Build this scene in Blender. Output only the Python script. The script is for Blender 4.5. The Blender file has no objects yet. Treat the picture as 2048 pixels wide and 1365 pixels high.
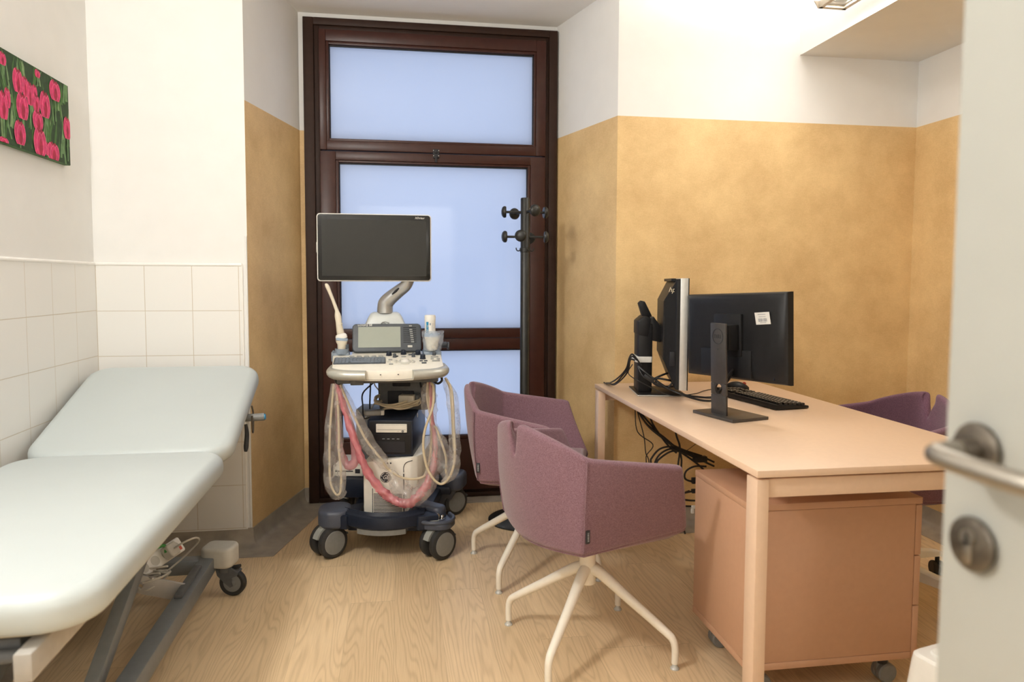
import bpy, bmesh, math, random
from mathutils import Vector, Matrix, noise
R = math.radians; PI = math.pi
random.seed(7)
SC = bpy.context.scene; COL = SC.collection
V = Vector
def T(x, y, z=0): return Matrix.Translation((x, y, z))
def RZ(a): return Matrix.Rotation(a, 4, 'Z')
def RX(a): return Matrix.Rotation(a, 4, 'X')
def RY(a): return Matrix.Rotation(a, 4, 'Y')

# ---------------------------------------------------------------- materials
def mat(name, col, rough=.5, metal=0., nscale=0, namt=0., bump=0., bscale=300, spec=.5, coat=0., sheen=0., stretch=None):
    m = bpy.data.materials.new(name); m.use_nodes = True
    nt = m.node_tree; N = nt.nodes; L = nt.links; p = N['Principled BSDF']
    p.inputs['Base Color'].default_value = (*col, 1); p.inputs['Roughness'].default_value = rough
    p.inputs['Metallic'].default_value = metal; p.inputs['Specular IOR Level'].default_value = spec
    p.inputs['Coat Weight'].default_value = coat; p.inputs['Sheen Weight'].default_value = sheen
    tc = N.new('ShaderNodeTexCoord'); src = tc.outputs['Object']
    if stretch:
        mp = N.new('ShaderNodeMapping'); mp.inputs['Scale'].default_value = stretch
        L.new(src, mp.inputs['Vector']); src = mp.outputs['Vector']
    if namt:
        n = N.new('ShaderNodeTexNoise'); n.inputs['Scale'].default_value = nscale; n.inputs['Detail'].default_value = 5
        L.new(src, n.inputs['Vector'])
        r = N.new('ShaderNodeValToRGB'); e = r.color_ramp.elements
        e[0].position = .3; e[1].position = .7
        e[0].color = (*[c*(1-namt) for c in col], 1); e[1].color = (*[min(1, c*(1+namt)) for c in col], 1)
        L.new(n.outputs['Fac'], r.inputs['Fac']); L.new(r.outputs['Color'], p.inputs['Base Color'])
    if bump:
        n2 = N.new('ShaderNodeTexNoise'); n2.inputs['Scale'].default_value = bscale; n2.inputs['Detail'].default_value = 3
        L.new(src, n2.inputs['Vector'])
        b = N.new('ShaderNodeBump'); b.inputs['Strength'].default_value = bump; b.inputs['Distance'].default_value = .002
        L.new(n2.outputs['Fac'], b.inputs['Height']); L.new(b.outputs['Normal'], p.inputs['Normal'])
    return m

def math_node(nt, op, a, b=None, c=None):
    n = nt.nodes.new('ShaderNodeMath'); n.operation = op
    for i, x in enumerate((a, b, c)):
        if x is None: continue
        if isinstance(x, (int, float)): n.inputs[i].default_value = x
        else: nt.links.new(x, n.inputs[i])
    return n.outputs[0]

def floor_material():
    m = bpy.data.materials.new('oak_plank_vinyl'); m.use_nodes = True
    nt = m.node_tree; N = nt.nodes; L = nt.links; p = N['Principled BSDF']; f = lambda *a: math_node(nt, *a)
    tc = N.new('ShaderNodeTexCoord'); sp = N.new('ShaderNodeSeparateXYZ'); L.new(tc.outputs['Object'], sp.inputs[0])
    u = f('DIVIDE', f('ADD', sp.outputs[0], .035), .169); row = f('FLOOR', u); fu = f('SUBTRACT', u, row)
    wn = N.new('ShaderNodeTexWhiteNoise'); wn.noise_dimensions = '1D'; L.new(row, wn.inputs['W'])
    v = f('ADD', f('DIVIDE', sp.outputs[1], 1.15), f('MULTIPLY', wn.outputs['Value'], 3.7)); pid = f('FLOOR', v); fv = f('SUBTRACT', v, pid)
    cb = N.new('ShaderNodeCombineXYZ'); L.new(row, cb.inputs[0]); L.new(pid, cb.inputs[1])
    wn2 = N.new('ShaderNodeTexWhiteNoise'); wn2.noise_dimensions = '3D'; L.new(cb.outputs[0], wn2.inputs['Vector'])
    rnd = wn2.outputs['Value']
    g = N.new('ShaderNodeCombineXYZ')
    L.new(f('ADD', f('MULTIPLY', sp.outputs[0], 11.), f('MULTIPLY', rnd, 37.)), g.inputs[0])
    L.new(f('ADD', f('MULTIPLY', sp.outputs[1], 1.1), f('MULTIPLY', rnd, 91.)), g.inputs[1])
    n1 = N.new('ShaderNodeTexNoise'); n1.inputs['Scale'].default_value = .75; n1.inputs['Detail'].default_value = 1.7; n1.inputs['Roughness'].default_value = .45
    L.new(g.outputs[0], n1.inputs['Vector'])
    ring = f('SINE', f('MULTIPLY', n1.outputs['Fac'], 150.)); ring = f('POWER', f('MULTIPLY_ADD', ring, .5, .5), 3.)
    g2 = N.new('ShaderNodeCombineXYZ')
    L.new(f('ADD', f('MULTIPLY', sp.outputs[0], 260.), f('MULTIPLY', rnd, 50.)), g2.inputs[0]); L.new(f('MULTIPLY', sp.outputs[1], 9.), g2.inputs[1])
    n2 = N.new('ShaderNodeTexNoise'); n2.inputs['Scale'].default_value = 1.; n2.inputs['Detail'].default_value = 3
    L.new(g2.outputs[0], n2.inputs['Vector'])
    n3 = N.new('ShaderNodeTexNoise'); n3.inputs['Scale'].default_value = 3.; L.new(tc.outputs['Object'], n3.inputs['Vector'])
    dark = f('ADD', f('MULTIPLY', ring, .27), f('MULTIPLY', n2.outputs['Fac'], .5))
    dark = f('ADD', dark, f('MULTIPLY', f('SUBTRACT', rnd, .5), .22)); dark = f('ADD', dark, f('MULTIPLY', f('SUBTRACT', n3.outputs['Fac'], .5), .35))
    rp = N.new('ShaderNodeValToRGB'); e = rp.color_ramp.elements
    e[0].position = .05; e[0].color = (.80, .61, .38, 1); e[1].position = .95; e[1].color = (.46, .32, .175, 1)
    L.new(dark, rp.inputs['Fac'])
    gap = f('MAXIMUM', f('LESS_THAN', fu, .009), f('LESS_THAN', fv, .0022))
    mx = N.new('ShaderNodeMix'); mx.data_type = 'RGBA'; mx.inputs['B'].default_value = (.2, .13, .07, 1)
    L.new(f('MULTIPLY', gap, .3), mx.inputs['Factor']); L.new(rp.outputs['Color'], mx.inputs['A']); L.new(mx.outputs['Result'], p.inputs['Base Color'])
    p.inputs['Roughness'].default_value = .42; p.inputs['Specular IOR Level'].default_value = .4
    b = N.new('ShaderNodeBump'); b.inputs['Strength'].default_value = .12; b.inputs['Distance'].default_value = .001
    L.new(n2.outputs['Fac'], b.inputs['Height']); L.new(b.outputs['Normal'], p.inputs['Normal'])
    return m

def paper_material():
    m = bpy.data.materials.new('ochre_wallcovering'); m.use_nodes = True
    nt = m.node_tree; N = nt.nodes; L = nt.links; p = N['Principled BSDF']; f = lambda *a: math_node(nt, *a)
    tc = N.new('ShaderNodeTexCoord')
    a = N.new('ShaderNodeTexNoise'); a.inputs['Scale'].default_value = 3.2; a.inputs['Detail'].default_value = 7; a.inputs['Roughness'].default_value = .68
    b = N.new('ShaderNodeTexNoise'); b.inputs['Scale'].default_value = 160; b.inputs['Detail'].default_value = 2
    for n in (a, b): L.new(tc.outputs['Object'], n.inputs['Vector'])
    w = N.new('ShaderNodeMapping'); w.inputs['Scale'].default_value = (45, 45, 420); L.new(tc.outputs['Object'], w.inputs['Vector'])
    c = N.new('ShaderNodeTexNoise'); c.inputs['Scale'].default_value = 1.; L.new(w.outputs['Vector'], c.inputs['Vector'])
    s = f('ADD', f('MULTIPLY', a.outputs['Fac'], .7), f('ADD', f('MULTIPLY', b.outputs['Fac'], .2), f('MULTIPLY', c.outputs['Fac'], .15)))
    rp = N.new('ShaderNodeValToRGB'); e = rp.color_ramp.elements
    e[0].position = .36; e[0].color = (.60, .405, .19, 1); e[1].position = .7; e[1].color = (.84, .62, .32, 1)
    L.new(s, rp.inputs['Fac']); L.new(rp.outputs['Color'], p.inputs['Base Color'])
    p.inputs['Roughness'].default_value = .55; p.inputs['Specular IOR Level'].default_value = .35
    bp = N.new('ShaderNodeBump'); bp.inputs['Strength'].default_value = .15; bp.inputs['Distance'].default_value = .001
    L.new(b.outputs['Fac'], bp.inputs['Height']); L.new(bp.outputs['Normal'], p.inputs['Normal'])
    return m

def tile_material(name, ax, off, zoff):
    # square white glazed tiles 0.2 m; ax = which object axis runs along the wall
    m = bpy.data.materials.new(name); m.use_nodes = True
    nt = m.node_tree; N = nt.nodes; L = nt.links; p = N['Principled BSDF']; f = lambda *a: math_node(nt, *a)
    tc = N.new('ShaderNodeTexCoord'); sp = N.new('ShaderNodeSeparateXYZ'); L.new(tc.outputs['Object'], sp.inputs[0])
    u = f('DIVIDE', f('SUBTRACT', sp.outputs[ax], off), .2025); fu = f('FRACT', u)
    v = f('DIVIDE', f('SUBTRACT', sp.outputs[2], zoff), .2035); fv = f('FRACT', v)
    g = f('MAXIMUM', f('LESS_THAN', f('ABSOLUTE', f('SUBTRACT', fu, .5)), .0068), f('LESS_THAN', f('ABSOLUTE', f('SUBTRACT', fv, .5)), .0068))
    # grout sits at half-period, so offsets below are given as grout line minus half a tile
    mx = N.new('ShaderNodeMix'); mx.data_type = 'RGBA'; mx.inputs['A'].default_value = (.80, .795, .77, 1); mx.inputs['B'].default_value = (.56, .50, .41, 1)
    L.new(g, mx.inputs['Factor']); L.new(mx.outputs['Result'], p.inputs['Base Color'])
    L.new(f('MULTIPLY_ADD', g, .5, .16), p.inputs['Roughness'])
    b = N.new('ShaderNodeBump'); b.invert = True; b.inputs['Strength'].default_value = .5; b.inputs['Distance'].default_value = .001
    L.new(g, b.inputs['Height']); L.new(b.outputs['Normal'], p.inputs['Normal'])
    return m

def fabric_material(name, c1, c2):
    m = bpy.data.materials.new(name); m.use_nodes = True
    nt = m.node_tree; N = nt.nodes; L = nt.links; p = N['Principled BSDF']
    tc = N.new('ShaderNodeTexCoord'); n = N.new('ShaderNodeTexNoise'); n.inputs['Scale'].default_value = 420; n.inputs['Detail'].default_value = 2
    L.new(tc.outputs['Object'], n.inputs['Vector'])
    rp = N.new('ShaderNodeValToRGB'); e = rp.color_ramp.elements
    e[0].position = .33; e[0].color = (*c1, 1); e[1].position = .68; e[1].color = (*c2, 1)
    L.new(n.outputs['Fac'], rp.inputs['Fac']); L.new(rp.outputs['Color'], p.inputs['Base Color'])
    p.inputs['Roughness'].default_value = .9; p.inputs['Specular IOR Level'].default_value = .2; p.inputs['Sheen Weight'].default_value = .25
    b = N.new('ShaderNodeBump'); b.inputs['Strength'].default_value = .35; b.inputs['Distance'].default_value = .0015
    L.new(n.outputs['Fac'], b.inputs['Height']); L.new(b.outputs['Normal'], p.inputs['Normal'])
    return m

def frosted_material():
    m = bpy.data.materials.new('frosted_glass'); m.use_nodes = True
    nt = m.node_tree; N = nt.nodes; L = nt.links
    N.remove(N['Principled BSDF']); out = N['Material Output']
    tr = N.new('ShaderNodeBsdfTranslucent'); tr.inputs['Color'].default_value = (.86, .90, .95, 1)
    tc = N.new('ShaderNodeTexCoord'); n = N.new('ShaderNodeTexNoise'); n.inputs['Scale'].default_value = 1.1; n.inputs['Detail'].default_value = 3
    L.new(tc.outputs['Object'], n.inputs['Vector'])
    rp = N.new('ShaderNodeValToRGB'); e = rp.color_ramp.elements
    e[0].position = .3; e[0].color = (.80, .85, .93, 1); e[1].position = .75; e[1].color = (.88, .91, .95, 1)
    L.new(n.outputs['Fac'], rp.inputs['Fac']); L.new(rp.outputs['Color'], tr.inputs['Color'])
    df = N.new('ShaderNodeBsdfDiffuse'); df.inputs['Color'].default_value = (.5, .53, .58, 1)
    gl = N.new('ShaderNodeBsdfGlossy'); gl.inputs['Roughness'].default_value = .04
    fr = N.new('ShaderNodeFresnel'); fr.inputs['IOR'].default_value = 1.5
    m0 = N.new('ShaderNodeMixShader'); m0.inputs[0].default_value = .18
    L.new(tr.outputs[0], m0.inputs[1]); L.new(df.outputs[0], m0.inputs[2])
    mx = N.new('ShaderNodeMixShader'); L.new(fr.outputs[0], mx.inputs[0]); L.new(m0.outputs[0], mx.inputs[1]); L.new(gl.outputs[0], mx.inputs[2])
    L.new(mx.outputs[0], out.inputs['Surface'])
    return m

def film_material(name, col, clear, rough=.18):
    m = bpy.data.materials.new(name); m.use_nodes = True
    nt = m.node_tree; N = nt.nodes; L = nt.links
    N.remove(N['Principled BSDF']); out = N['Material Output']
    tp = N.new('ShaderNodeBsdfTransparent'); tp.inputs['Color'].default_value = (*[min(1, .75+.25*c) for c in col], 1)
    df = N.new('ShaderNodeBsdfDiffuse'); df.inputs['Color'].default_value = (*col, 1)
    tl = N.new('ShaderNodeBsdfTranslucent'); tl.inputs['Color'].default_value = (*col, 1)
    gl = N.new('ShaderNodeBsdfGlossy'); gl.inputs['Roughness'].default_value = rough
    a = N.new('ShaderNodeMixShader'); a.inputs[0].default_value = .5; L.new(df.outputs[0], a.inputs[1]); L.new(tl.outputs[0], a.inputs[2])
    b = N.new('ShaderNodeMixShader'); b.inputs[0].default_value = .12; L.new(a.outputs[0], b.inputs[1]); L.new(gl.outputs[0], b.inputs[2])
    c = N.new('ShaderNodeMixShader'); L.new(b.outputs[0], c.inputs[1]); L.new(tp.outputs[0], c.inputs[2])
    tc = N.new('ShaderNodeTexCoord'); n = N.new('ShaderNodeTexNoise'); n.inputs['Scale'].default_value = 22; n.inputs['Detail'].default_value = 2
    L.new(tc.outputs['Object'], n.inputs['Vector'])
    mr = N.new('ShaderNodeMapRange'); mr.inputs['From Min'].default_value = .3; mr.inputs['From Max'].default_value = .7
    mr.inputs['To Min'].default_value = clear-.14; mr.inputs['To Max'].default_value = clear+.14
    L.new(n.outputs['Fac'], mr.inputs['Value']); L.new(mr.outputs[0], c.inputs[0])
    L.new(c.outputs[0], out.inputs['Surface'])
    return m

M = dict(
    paint=mat('white_wall_paint', (.79, .79, .775), .7, nscale=9, namt=.015, bump=.04, bscale=260),
    ceil=mat('ceiling_paint', (.85, .84, .81), .8, nscale=6, namt=.012),
    paper=paper_material(), floor=floor_material(),
    vinyl=mat('grey_skirting_vinyl', (.36, .32, .265), .5, nscale=14, namt=.16, bump=.05),
    bead=mat('white_tile_bead', (.86, .85, .82), .25, nscale=30, namt=.02),
    brown=mat('brown_lacquered_aluminium', (.046, .0140, .0095), .36, nscale=25, namt=.12, spec=.35),
    brown2=mat('dark_brown_casing', (.030, .0135, .0085), .55, spec=.25, nscale=25, namt=.15),
    gasket=mat('black_gasket', (.008, .008, .012), .6, nscale=40, namt=.2),
    glass=frosted_material(),
    door=mat('cream_door_laminate', (.375, .378, .345), .45, nscale=18, namt=.012),
    steel=mat('brushed_steel', (.36, .33, .285), .36, metal=1., nscale=120, namt=.1, stretch=(1, 1, 8)),
    steel_d=mat('worn_steel', (.16, .14, .115), .45, metal=1., nscale=90, namt=.25),
    chrome=mat('chrome', (.7, .7, .68), .15, metal=1., nscale=50, namt=.05),
    upholstery=mat('white_vinyl_upholstery', (.49, .54, .545), .42, nscale=5, namt=.012, bump=.05, bscale=700),
    board=mat('cream_board', (.72, .64, .47), .6, nscale=30, namt=.06),
    tsteel=mat('grey_painted_steel', (.21, .23, .245), .4, metal=.3, nscale=40, namt=.05),
    tsteel_l=mat('warm_grey_steel', (.42, .40, .37), .45, metal=.1, nscale=40, namt=.05),
    capgrey=mat('light_grey_plastic', (.52, .51, .46), .5, nscale=50, namt=.04),
    fender=mat('caster_fender_grey', (.30, .31, .285), .5, nscale=50, namt=.05),
    dgrey=mat('dark_grey_plastic', (.105, .11, .115), .5, nscale=60, namt=.1),
    mgrey=mat('mid_grey_plastic', (.20, .205, .20), .5, nscale=60, namt=.06),
    rubber=mat('black_rubber', (.022, .022, .022), .65, nscale=60, namt=.2),
    black=mat('black_plastic', (.011, .011, .012), .46, spec=.3, nscale=60, namt=.15, bump=.04, bscale=900),
    blackgloss=mat('glossy_black', (.006, .006, .006), .12, nscale=30, namt=.1),
    screen=mat('switched_off_screen', (.022, .022, .019), .3, spec=.3, nscale=30, namt=.04),
    white=mat('white_plastic', (.80, .79, .75), .38, nscale=40, namt=.02),
    uwhite=mat('ivory_machine_plastic', (.83, .80, .71), .4, nscale=40, namt=.025),
    usilver=mat('silver_grip', (.50, .50, .45), .32, metal=.35, nscale=50, namt=.04),
    uarm=mat('satin_silver_arm', (.45, .46, .46), .28, metal=.6, nscale=50, namt=.04),
    neck=mat('pale_grey_cover', (.62, .66, .66), .35, nscale=40, namt=.02),
    navy=mat('navy_grey_plastic', (.058, .068, .095), .38, nscale=50, namt=.08),
    navyd=mat('dark_navy_plastic', (.013, .018, .032), .38, spec=.3, nscale=50, namt=.12),
    slate=mat('slate_plastic', (.062, .072, .085), .42, nscale=60, namt=.06),
    keygrey=mat('grey_keys', (.17, .20, .24), .5, nscale=60, namt=.06),
    holder=mat('blue_grey_holder', (.22, .27, .33), .5, nscale=60, namt=.08),
    lcd=mat('grey_green_display', (.33, .36, .31), .22, nscale=20, namt=.02),
    btn=mat('grey_button', (.30, .31, .30), .5, nscale=60, namt=.05),
    btnl=mat('pale_button', (.58, .57, .52), .45, nscale=60, namt=.04),
    cablew=mat('beige_cable', (.60, .51, .35), .45, nscale=50, namt=.06),
    cableg=mat('grey_cable', (.52, .50, .44), .5, nscale=50, namt=.06),
    cableb=mat('black_cable', (.010, .010, .011), .45, nscale=60, namt=.2),
    probe=mat('ivory_probe', (.76, .70, .57), .35, nscale=40, namt=.03),
    pband=mat('pale_blue_band', (.36, .46, .58), .4, nscale=50, namt=.05),
    pgrey=mat('grey_probe_head', (.20, .195, .18), .5, nscale=50, namt=.06),
    film=film_material('clear_plastic_film', (.92, .91, .89), .76),
    filmbag=film_material('probe_bag_film', (.78, .84, .92), .66),
    filmpink=film_material('pink_plastic_film', (.95, .38, .45), .12, .3),
    filmpinkl=film_material('thin_pink_film', (.95, .52, .57), .42, .3),
    blue=mat('teal_blue_print', (.02, .23, .42), .4, nscale=60, namt=.05),
    ink=mat('dark_print', (.03, .03, .035), .6, nscale=80, namt=.2),
    inkgrey=mat('grey_print', (.35, .36, .38), .6, nscale=80, namt=.2),
    inkwhite=mat('white_print', (.80, .80, .76), .5, nscale=80, namt=.04),
    red=mat('red_print', (.55, .10, .06), .5, nscale=80, namt=.1),
    green=mat('green_plastic', (.05, .28, .06), .5, nscale=60, namt=.2),
    fabric=fabric_material('mauve_wool', (.145, .074, .092), (.265, .155, .19)),
    fabricp=fabric_material('plum_wool', (.135, .066, .10), (.25, .13, .185)),
    legw=mat('cream_powder_coat', (.82, .77, .67), .4, nscale=60, namt=.02),
    glide=mat('clear_glide', (.5, .5, .47), .15, nscale=60, namt=.05, spec=.8),
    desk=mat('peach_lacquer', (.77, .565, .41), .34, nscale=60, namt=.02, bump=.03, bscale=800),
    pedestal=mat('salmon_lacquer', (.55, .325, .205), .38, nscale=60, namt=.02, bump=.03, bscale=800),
    rack=mat('black_painted_steel', (.014, .0145, .013), .42, nscale=30, namt=.25),
    silver=mat('silver_edge', (.62, .62, .60), .35, metal=.5, nscale=60, namt=.04),
    standgrey=mat('graphite_stand', (.075, .07, .068), .36, metal=.4, nscale=60, namt=.06),
    label=mat('label_paper', (.78, .77, .73), .6, nscale=50, namt=.02),
    keycap=mat('black_keycap', (.016, .016, .016), .5, nscale=90, namt=.2),
    canvas=mat('canvas_edge', (.045, .12, .03), .7, nscale=25, namt=.5),
    lamp=mat('sconce_metal', (.62, .55, .45), .4, metal=.2, nscale=60, namt=.05),
    lampglass=mat('sconce_glass', (.55, .62, .70), .05, nscale=20, namt=.05, spec=1.),
)
M['tile_l'] = tile_material('white_tiles_left', 1, 3.2277-.10125, 1.1115-.10175)
M['tile_b'] = tile_material('white_tiles_back', 0, -1.1435-.10125, 1.1087-.10175)

# ---------------------------------------------------------------- mesh builder
def cat(pts, n):
    """Catmull-Rom through pts, n samples per span."""
    P = [V(p) for p in pts]; out = []
    for i in range(len(P)-1):
        a = P[i-1] if i else P[0]*2-P[1]; b = P[i]; c = P[i+1]; d = P[i+2] if i+2 < len(P) else P[-1]*2-P[-2]
        for k in range(n):
            t = k/n
            out.append(.5*((2*b)+(c-a)*t+(2*a-5*b+4*c-d)*t*t+(3*b-a-3*c+d)*t**3))
    out.append(P[-1]); return out

class B:
    def __init__(s, m=None): s.v = []; s.f = []; s.mi = []; s.m = m or Matrix()
    def add(s, vs, fs, mi=0, m=None):
        k = len(s.v); mm = s.m @ m if m else s.m
        s.v += [mm @ V(p) for p in vs]; s.f += [tuple(i+k for i in f) for f in fs]; s.mi += [mi]*len(fs); return s
    def bm(s, bm, mi=0, m=None):
        bm.verts.index_update()
        s.add([v.co.copy() for v in bm.verts], [[v.index for v in f.verts] for f in bm.faces], mi, m); bm.free(); return s
    def box(s, c, size, bev=0., m=None, mi=0, seg=2):
        bm = bmesh.new(); bmesh.ops.create_cube(bm, size=1)
        for v in bm.verts: v.co = V((v.co.x*size[0], v.co.y*size[1], v.co.z*size[2]))
        if bev: bmesh.ops.bevel(bm, geom=bm.edges[:], offset=min(bev, min(size)*.49), segments=seg, affect='EDGES', profile=.5)
        return s.bm(bm, mi, (m or Matrix()) @ T(*c) if m else T(*c))
    def bb(s, lo, hi, bev=0., m=None, mi=0):
        return s.box([(a+b)/2 for a, b in zip(lo, hi)], [abs(b-a) for a, b in zip(lo, hi)], bev, m, mi)
    def rings(s, rings, close=True, cap0=True, cap1=True, mi=0, m=None):
        n = len(rings[0]); vs = [p for r in rings for p in r]; fs = []
        for i in range(len(rings)-1):
            for j in range(n if close else n-1):
                a = i*n+j; b = i*n+(j+1) % n; fs.append((a, b, b+n, a+n))
        if cap0: fs.append(tuple(range(n-1, -1, -1)))
        if cap1: fs.append(tuple(range((len(rings)-1)*n, len(rings)*n)))
        return s.add(vs, fs, mi, m)
    def tube(s, pts, r, n=10, sm=6, mi=0, m=None, flat=None):
        P = cat(pts, sm) if sm > 1 else [V(p) for p in pts]
        N = len(P); rr = r if callable(r) else (lambda t: r)
        if isinstance(r, (list, tuple)):
            rr = lambda t: (lambda x, i: r[i]+(r[min(i+1, len(r)-1)]-r[i])*(x-i))(t*(len(r)-1), min(int(t*(len(r)-1)), len(r)-1))
        tan = [(P[min(i+1, N-1)]-P[max(i-1, 0)]).normalized() for i in range(N)]
        up = V((0, 0, 1)) if abs(tan[0].z) < .9 else V((0, 1, 0)); x = tan[0].cross(up).normalized(); rs = []
        for i in range(N):
            x = (x-tan[i]*x.dot(tan[i])).normalized(); y = tan[i].cross(x); q = rr(i/(N-1)); qy = q*(flat or 1)
            rs.append([P[i]+x*q*math.cos(2*PI*j/n)+y*qy*math.sin(2*PI*j/n) for j in range(n)])
        return s.rings(rs, mi=mi, m=m)
    def cyl(s, p0, p1, r0, r1=None, n=28, bev=0., mi=0, m=None):
        p0, p1 = V(p0), V(p1); r1 = r0 if r1 is None else r1; d = (p1-p0); L = d.length
        q = V((0, 0, 1)).rotation_difference(d).to_matrix().to_4x4()
        pr = [(r0, 0), (r1, L)] if not bev else [(r0-bev, 0), (r0-bev*.3, bev*.3), (r0, bev), (r1, L-bev), (r1-bev*.3, L-bev*.3), (r1-bev, L)]
        return s.lathe(pr, n, mi, (m or Matrix()) @ T(*p0) @ q)
    def lathe(s, prof, n=28, mi=0, m=None):
        rs = [[(r*math.cos(2*PI*j/n), r*math.sin(2*PI*j/n), z) for j in range(n)] for r, z in prof]
        return s.rings(rs, cap0=prof[0] != prof[-1], cap1=prof[0] != prof[-1], mi=mi, m=m)
    def sph(s, c, r, n=20, mi=0, m=None, sc=(1, 1, 1)):
        bm = bmesh.new(); bmesh.ops.create_uvsphere(bm, u_segments=n, v_segments=n//2, radius=r)
        return s.bm(bm, mi, (m or Matrix()) @ T(*c) @ Matrix.Diagonal((*sc, 1)))
    def slab(s, w, l, h, rc, re, m=None, mi=0, n=6, ne=4, top=None):
        """rounded slab centred on its own middle: w x l x h, plan corner radius rc, edge radius re"""
        rs = []
        def ring(ins, z):
            hw, hl = w/2-ins, l/2-ins; r = max(rc-ins, .0005); out = []
            for cx, cy, a0 in ((hw-r, hl-r, 0), (-hw+r, hl-r, PI/2), (-hw+r, -hl+r, PI), (hw-r, -hl+r, 1.5*PI)):
                for k in range(n+1):
                    a = a0+PI/2*k/n; out.append((cx+r*math.cos(a), cy+r*math.sin(a), z))
            return out
        for k in range(ne+1):
            a = PI/2*k/ne; rs.append(ring(re*(1-math.sin(a)), -h/2+re*(1-math.cos(a))))
        for k in range(ne, -1, -1):
            a = PI/2*k/ne; rs.append(ring(re*(1-math.sin(a)), h/2-re*(1-math.cos(a))))
        return s.rings(rs, mi=mi, m=m)
    def prism(s, poly, z0, z1, bev=0., mi=0, m=None):
        """poly: plan points; z0 / z1 numbers or functions of (x, y)"""
        f0 = z0 if callable(z0) else (lambda x, y: z0); f1 = z1 if callable(z1) else (lambda x, y: z1)
        bm = bmesh.new()
        lo = [bm.verts.new((x, y, f0(x, y))) for x, y in poly]; hi = [bm.verts.new((x, y, f1(x, y))) for x, y in poly]
        k = len(poly); bm.faces.new(lo[::-1]); bm.faces.new(hi)
        for i in range(k): bm.faces.new((lo[i], lo[(i+1) % k], hi[(i+1) % k], hi[i]))
        bmesh.ops.recalc_face_normals(bm, faces=bm.faces[:])
        if bev: bmesh.ops.bevel(bm, geom=bm.edges[:], offset=bev, segments=2, affect='EDGES', profile=.5)
        return s.bm(bm, mi, m)
    def ringframe(s, x0, x1, z0, z1, i0, i1, j0, j1, y0, y1, bev=.002):
        """rectangular frame in the XZ plane: outer x0..x1, z0..z1, opening i0..i1, j0..j1"""
        for lo, hi in (((x0, y0, z0), (i0, y1, z1)), ((i1, y0, z0), (x1, y1, z1)), ((i0, y0, j1), (i1, y1, z1)), ((i0, y0, z0), (i1, y1, j0))):
            if hi[0]-lo[0] > 1e-4 and hi[2]-lo[2] > 1e-4: s.bb(lo, hi, bev)
        return s

LOC = {}
def setp(o, label=None, cat_=None, group=None, kind=None):
    if label: o['label'] = label
    if cat_: o['category'] = cat_
    if group: o['group'] = group
    if kind: o['kind'] = kind
    return o
def thing(name, label, cat_, loc=(0, 0, 0), group=None, local=False):
    o = bpy.data.objects.new(name, None); COL.objects.link(o); o.location = loc; o.empty_display_size = .05
    LOC[o] = V((0, 0, 0)) if local else V(loc)
    return setp(o, label, cat_, group)
def part(name, b, m, parent=None, ang=38, label=None, kind=None, flat=False):
    me = bpy.data.meshes.new(name)
    off = LOC.get(parent, V((0, 0, 0))) if parent else V((0, 0, 0))
    me.from_pydata([p-off for p in b.v], [], b.f)
    for x in (m if isinstance(m, (list, tuple)) else [m]): me.materials.append(M[x])
    me.polygons.foreach_set('material_index', b.mi)
    bm = bmesh.new(); bm.from_mesh(me); bmesh.ops.recalc_face_normals(bm, faces=bm.faces[:]); bm.to_mesh(me); bm.free()
    if not flat:
        me.polygons.foreach_set('use_smooth', [True]*len(me.polygons)); me.set_sharp_from_angle(angle=R(ang))
    me.update()
    o = bpy.data.objects.new(name, me); COL.objects.link(o)
    if parent: o.parent = parent; LOC[o] = off
    else: LOC[o] = V((0, 0, 0))
    if label: o['label'] = label
    if kind: o['kind'] = kind
    return o
def struct(name, b, m, **k):
    o = part(name, b, m, **k); o['kind'] = 'structure'; return o
def text(b, body, size, m, ext=.0004, mi=0, align='CENTER', shear=0., sx=1.):
    cu = bpy.data.curves.new('lettering', 'FONT'); cu.body = body; cu.size = size; cu.extrude = ext; cu.align_x = align; cu.align_y = 'CENTER'; cu.shear = shear; cu.resolution_u = 3
    o = bpy.data.objects.new('lettering', cu); me = bpy.data.meshes.new_from_object(o)
    b.add([(v.co.x*sx, v.co.y, v.co.z) for v in me.vertices], [tuple(p.vertices) for p in me.polygons], mi, m)
    bpy.data.objects.remove(o); bpy.data.curves.remove(cu); bpy.data.meshes.remove(me)
    return b

# ---------------------------------------------------------------- the setting
XL, XR, YB, ZC = -1.355, 2.686, 3.45, 3.0
WP = 2.064                                   # top of the ochre wallcovering
struct('floor', B().bb((-1.5, -1.75, -.06), (2.85, 4.3, 0)), 'floor')
struct('ceiling', B().bb((-1.5, -1.75, ZC), (2.85, 3.6, ZC+.06)), 'ceil')
def wallprism(name, poly, spec, ztop):
    """spec: per polygon side the material index below / above the wallcovering line"""
    b = B(); n = len(poly)
    for z0, z1, w in ((0, WP, 0), (WP, ztop, 1)):
        for i in range(n):
            (xa, ya), (xb, yb) = poly[i], poly[(i+1) % n]
            b.add([(xa, ya, z0), (xb, yb, z0), (xb, yb, z1), (xa, ya, z1)], [(0, 1, 2, 3)], spec[i][w])
    b.add([(x, y, ztop) for x, y in poly], [tuple(range(n))], 0); b.add([(x, y, 0) for x, y in poly], [tuple(range(n))[::-1]], 0)
    return struct(name, b, ['paint', 'paper'], flat=True)
P0, P1, PP = (0, 0), (1, 1), (1, 0)
struct('wall_left', B().bb((-1.5, -1.75, 0), (XL, 4.3, ZC)), 'paint')
wallprism('wall_back_left', [(XL, 3.435), (-.70, 3.435), (-.545, 4.07), (-.545, 4.3), (XL, 4.3)], [P0, PP, P0, P0, P0], ZC)
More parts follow.
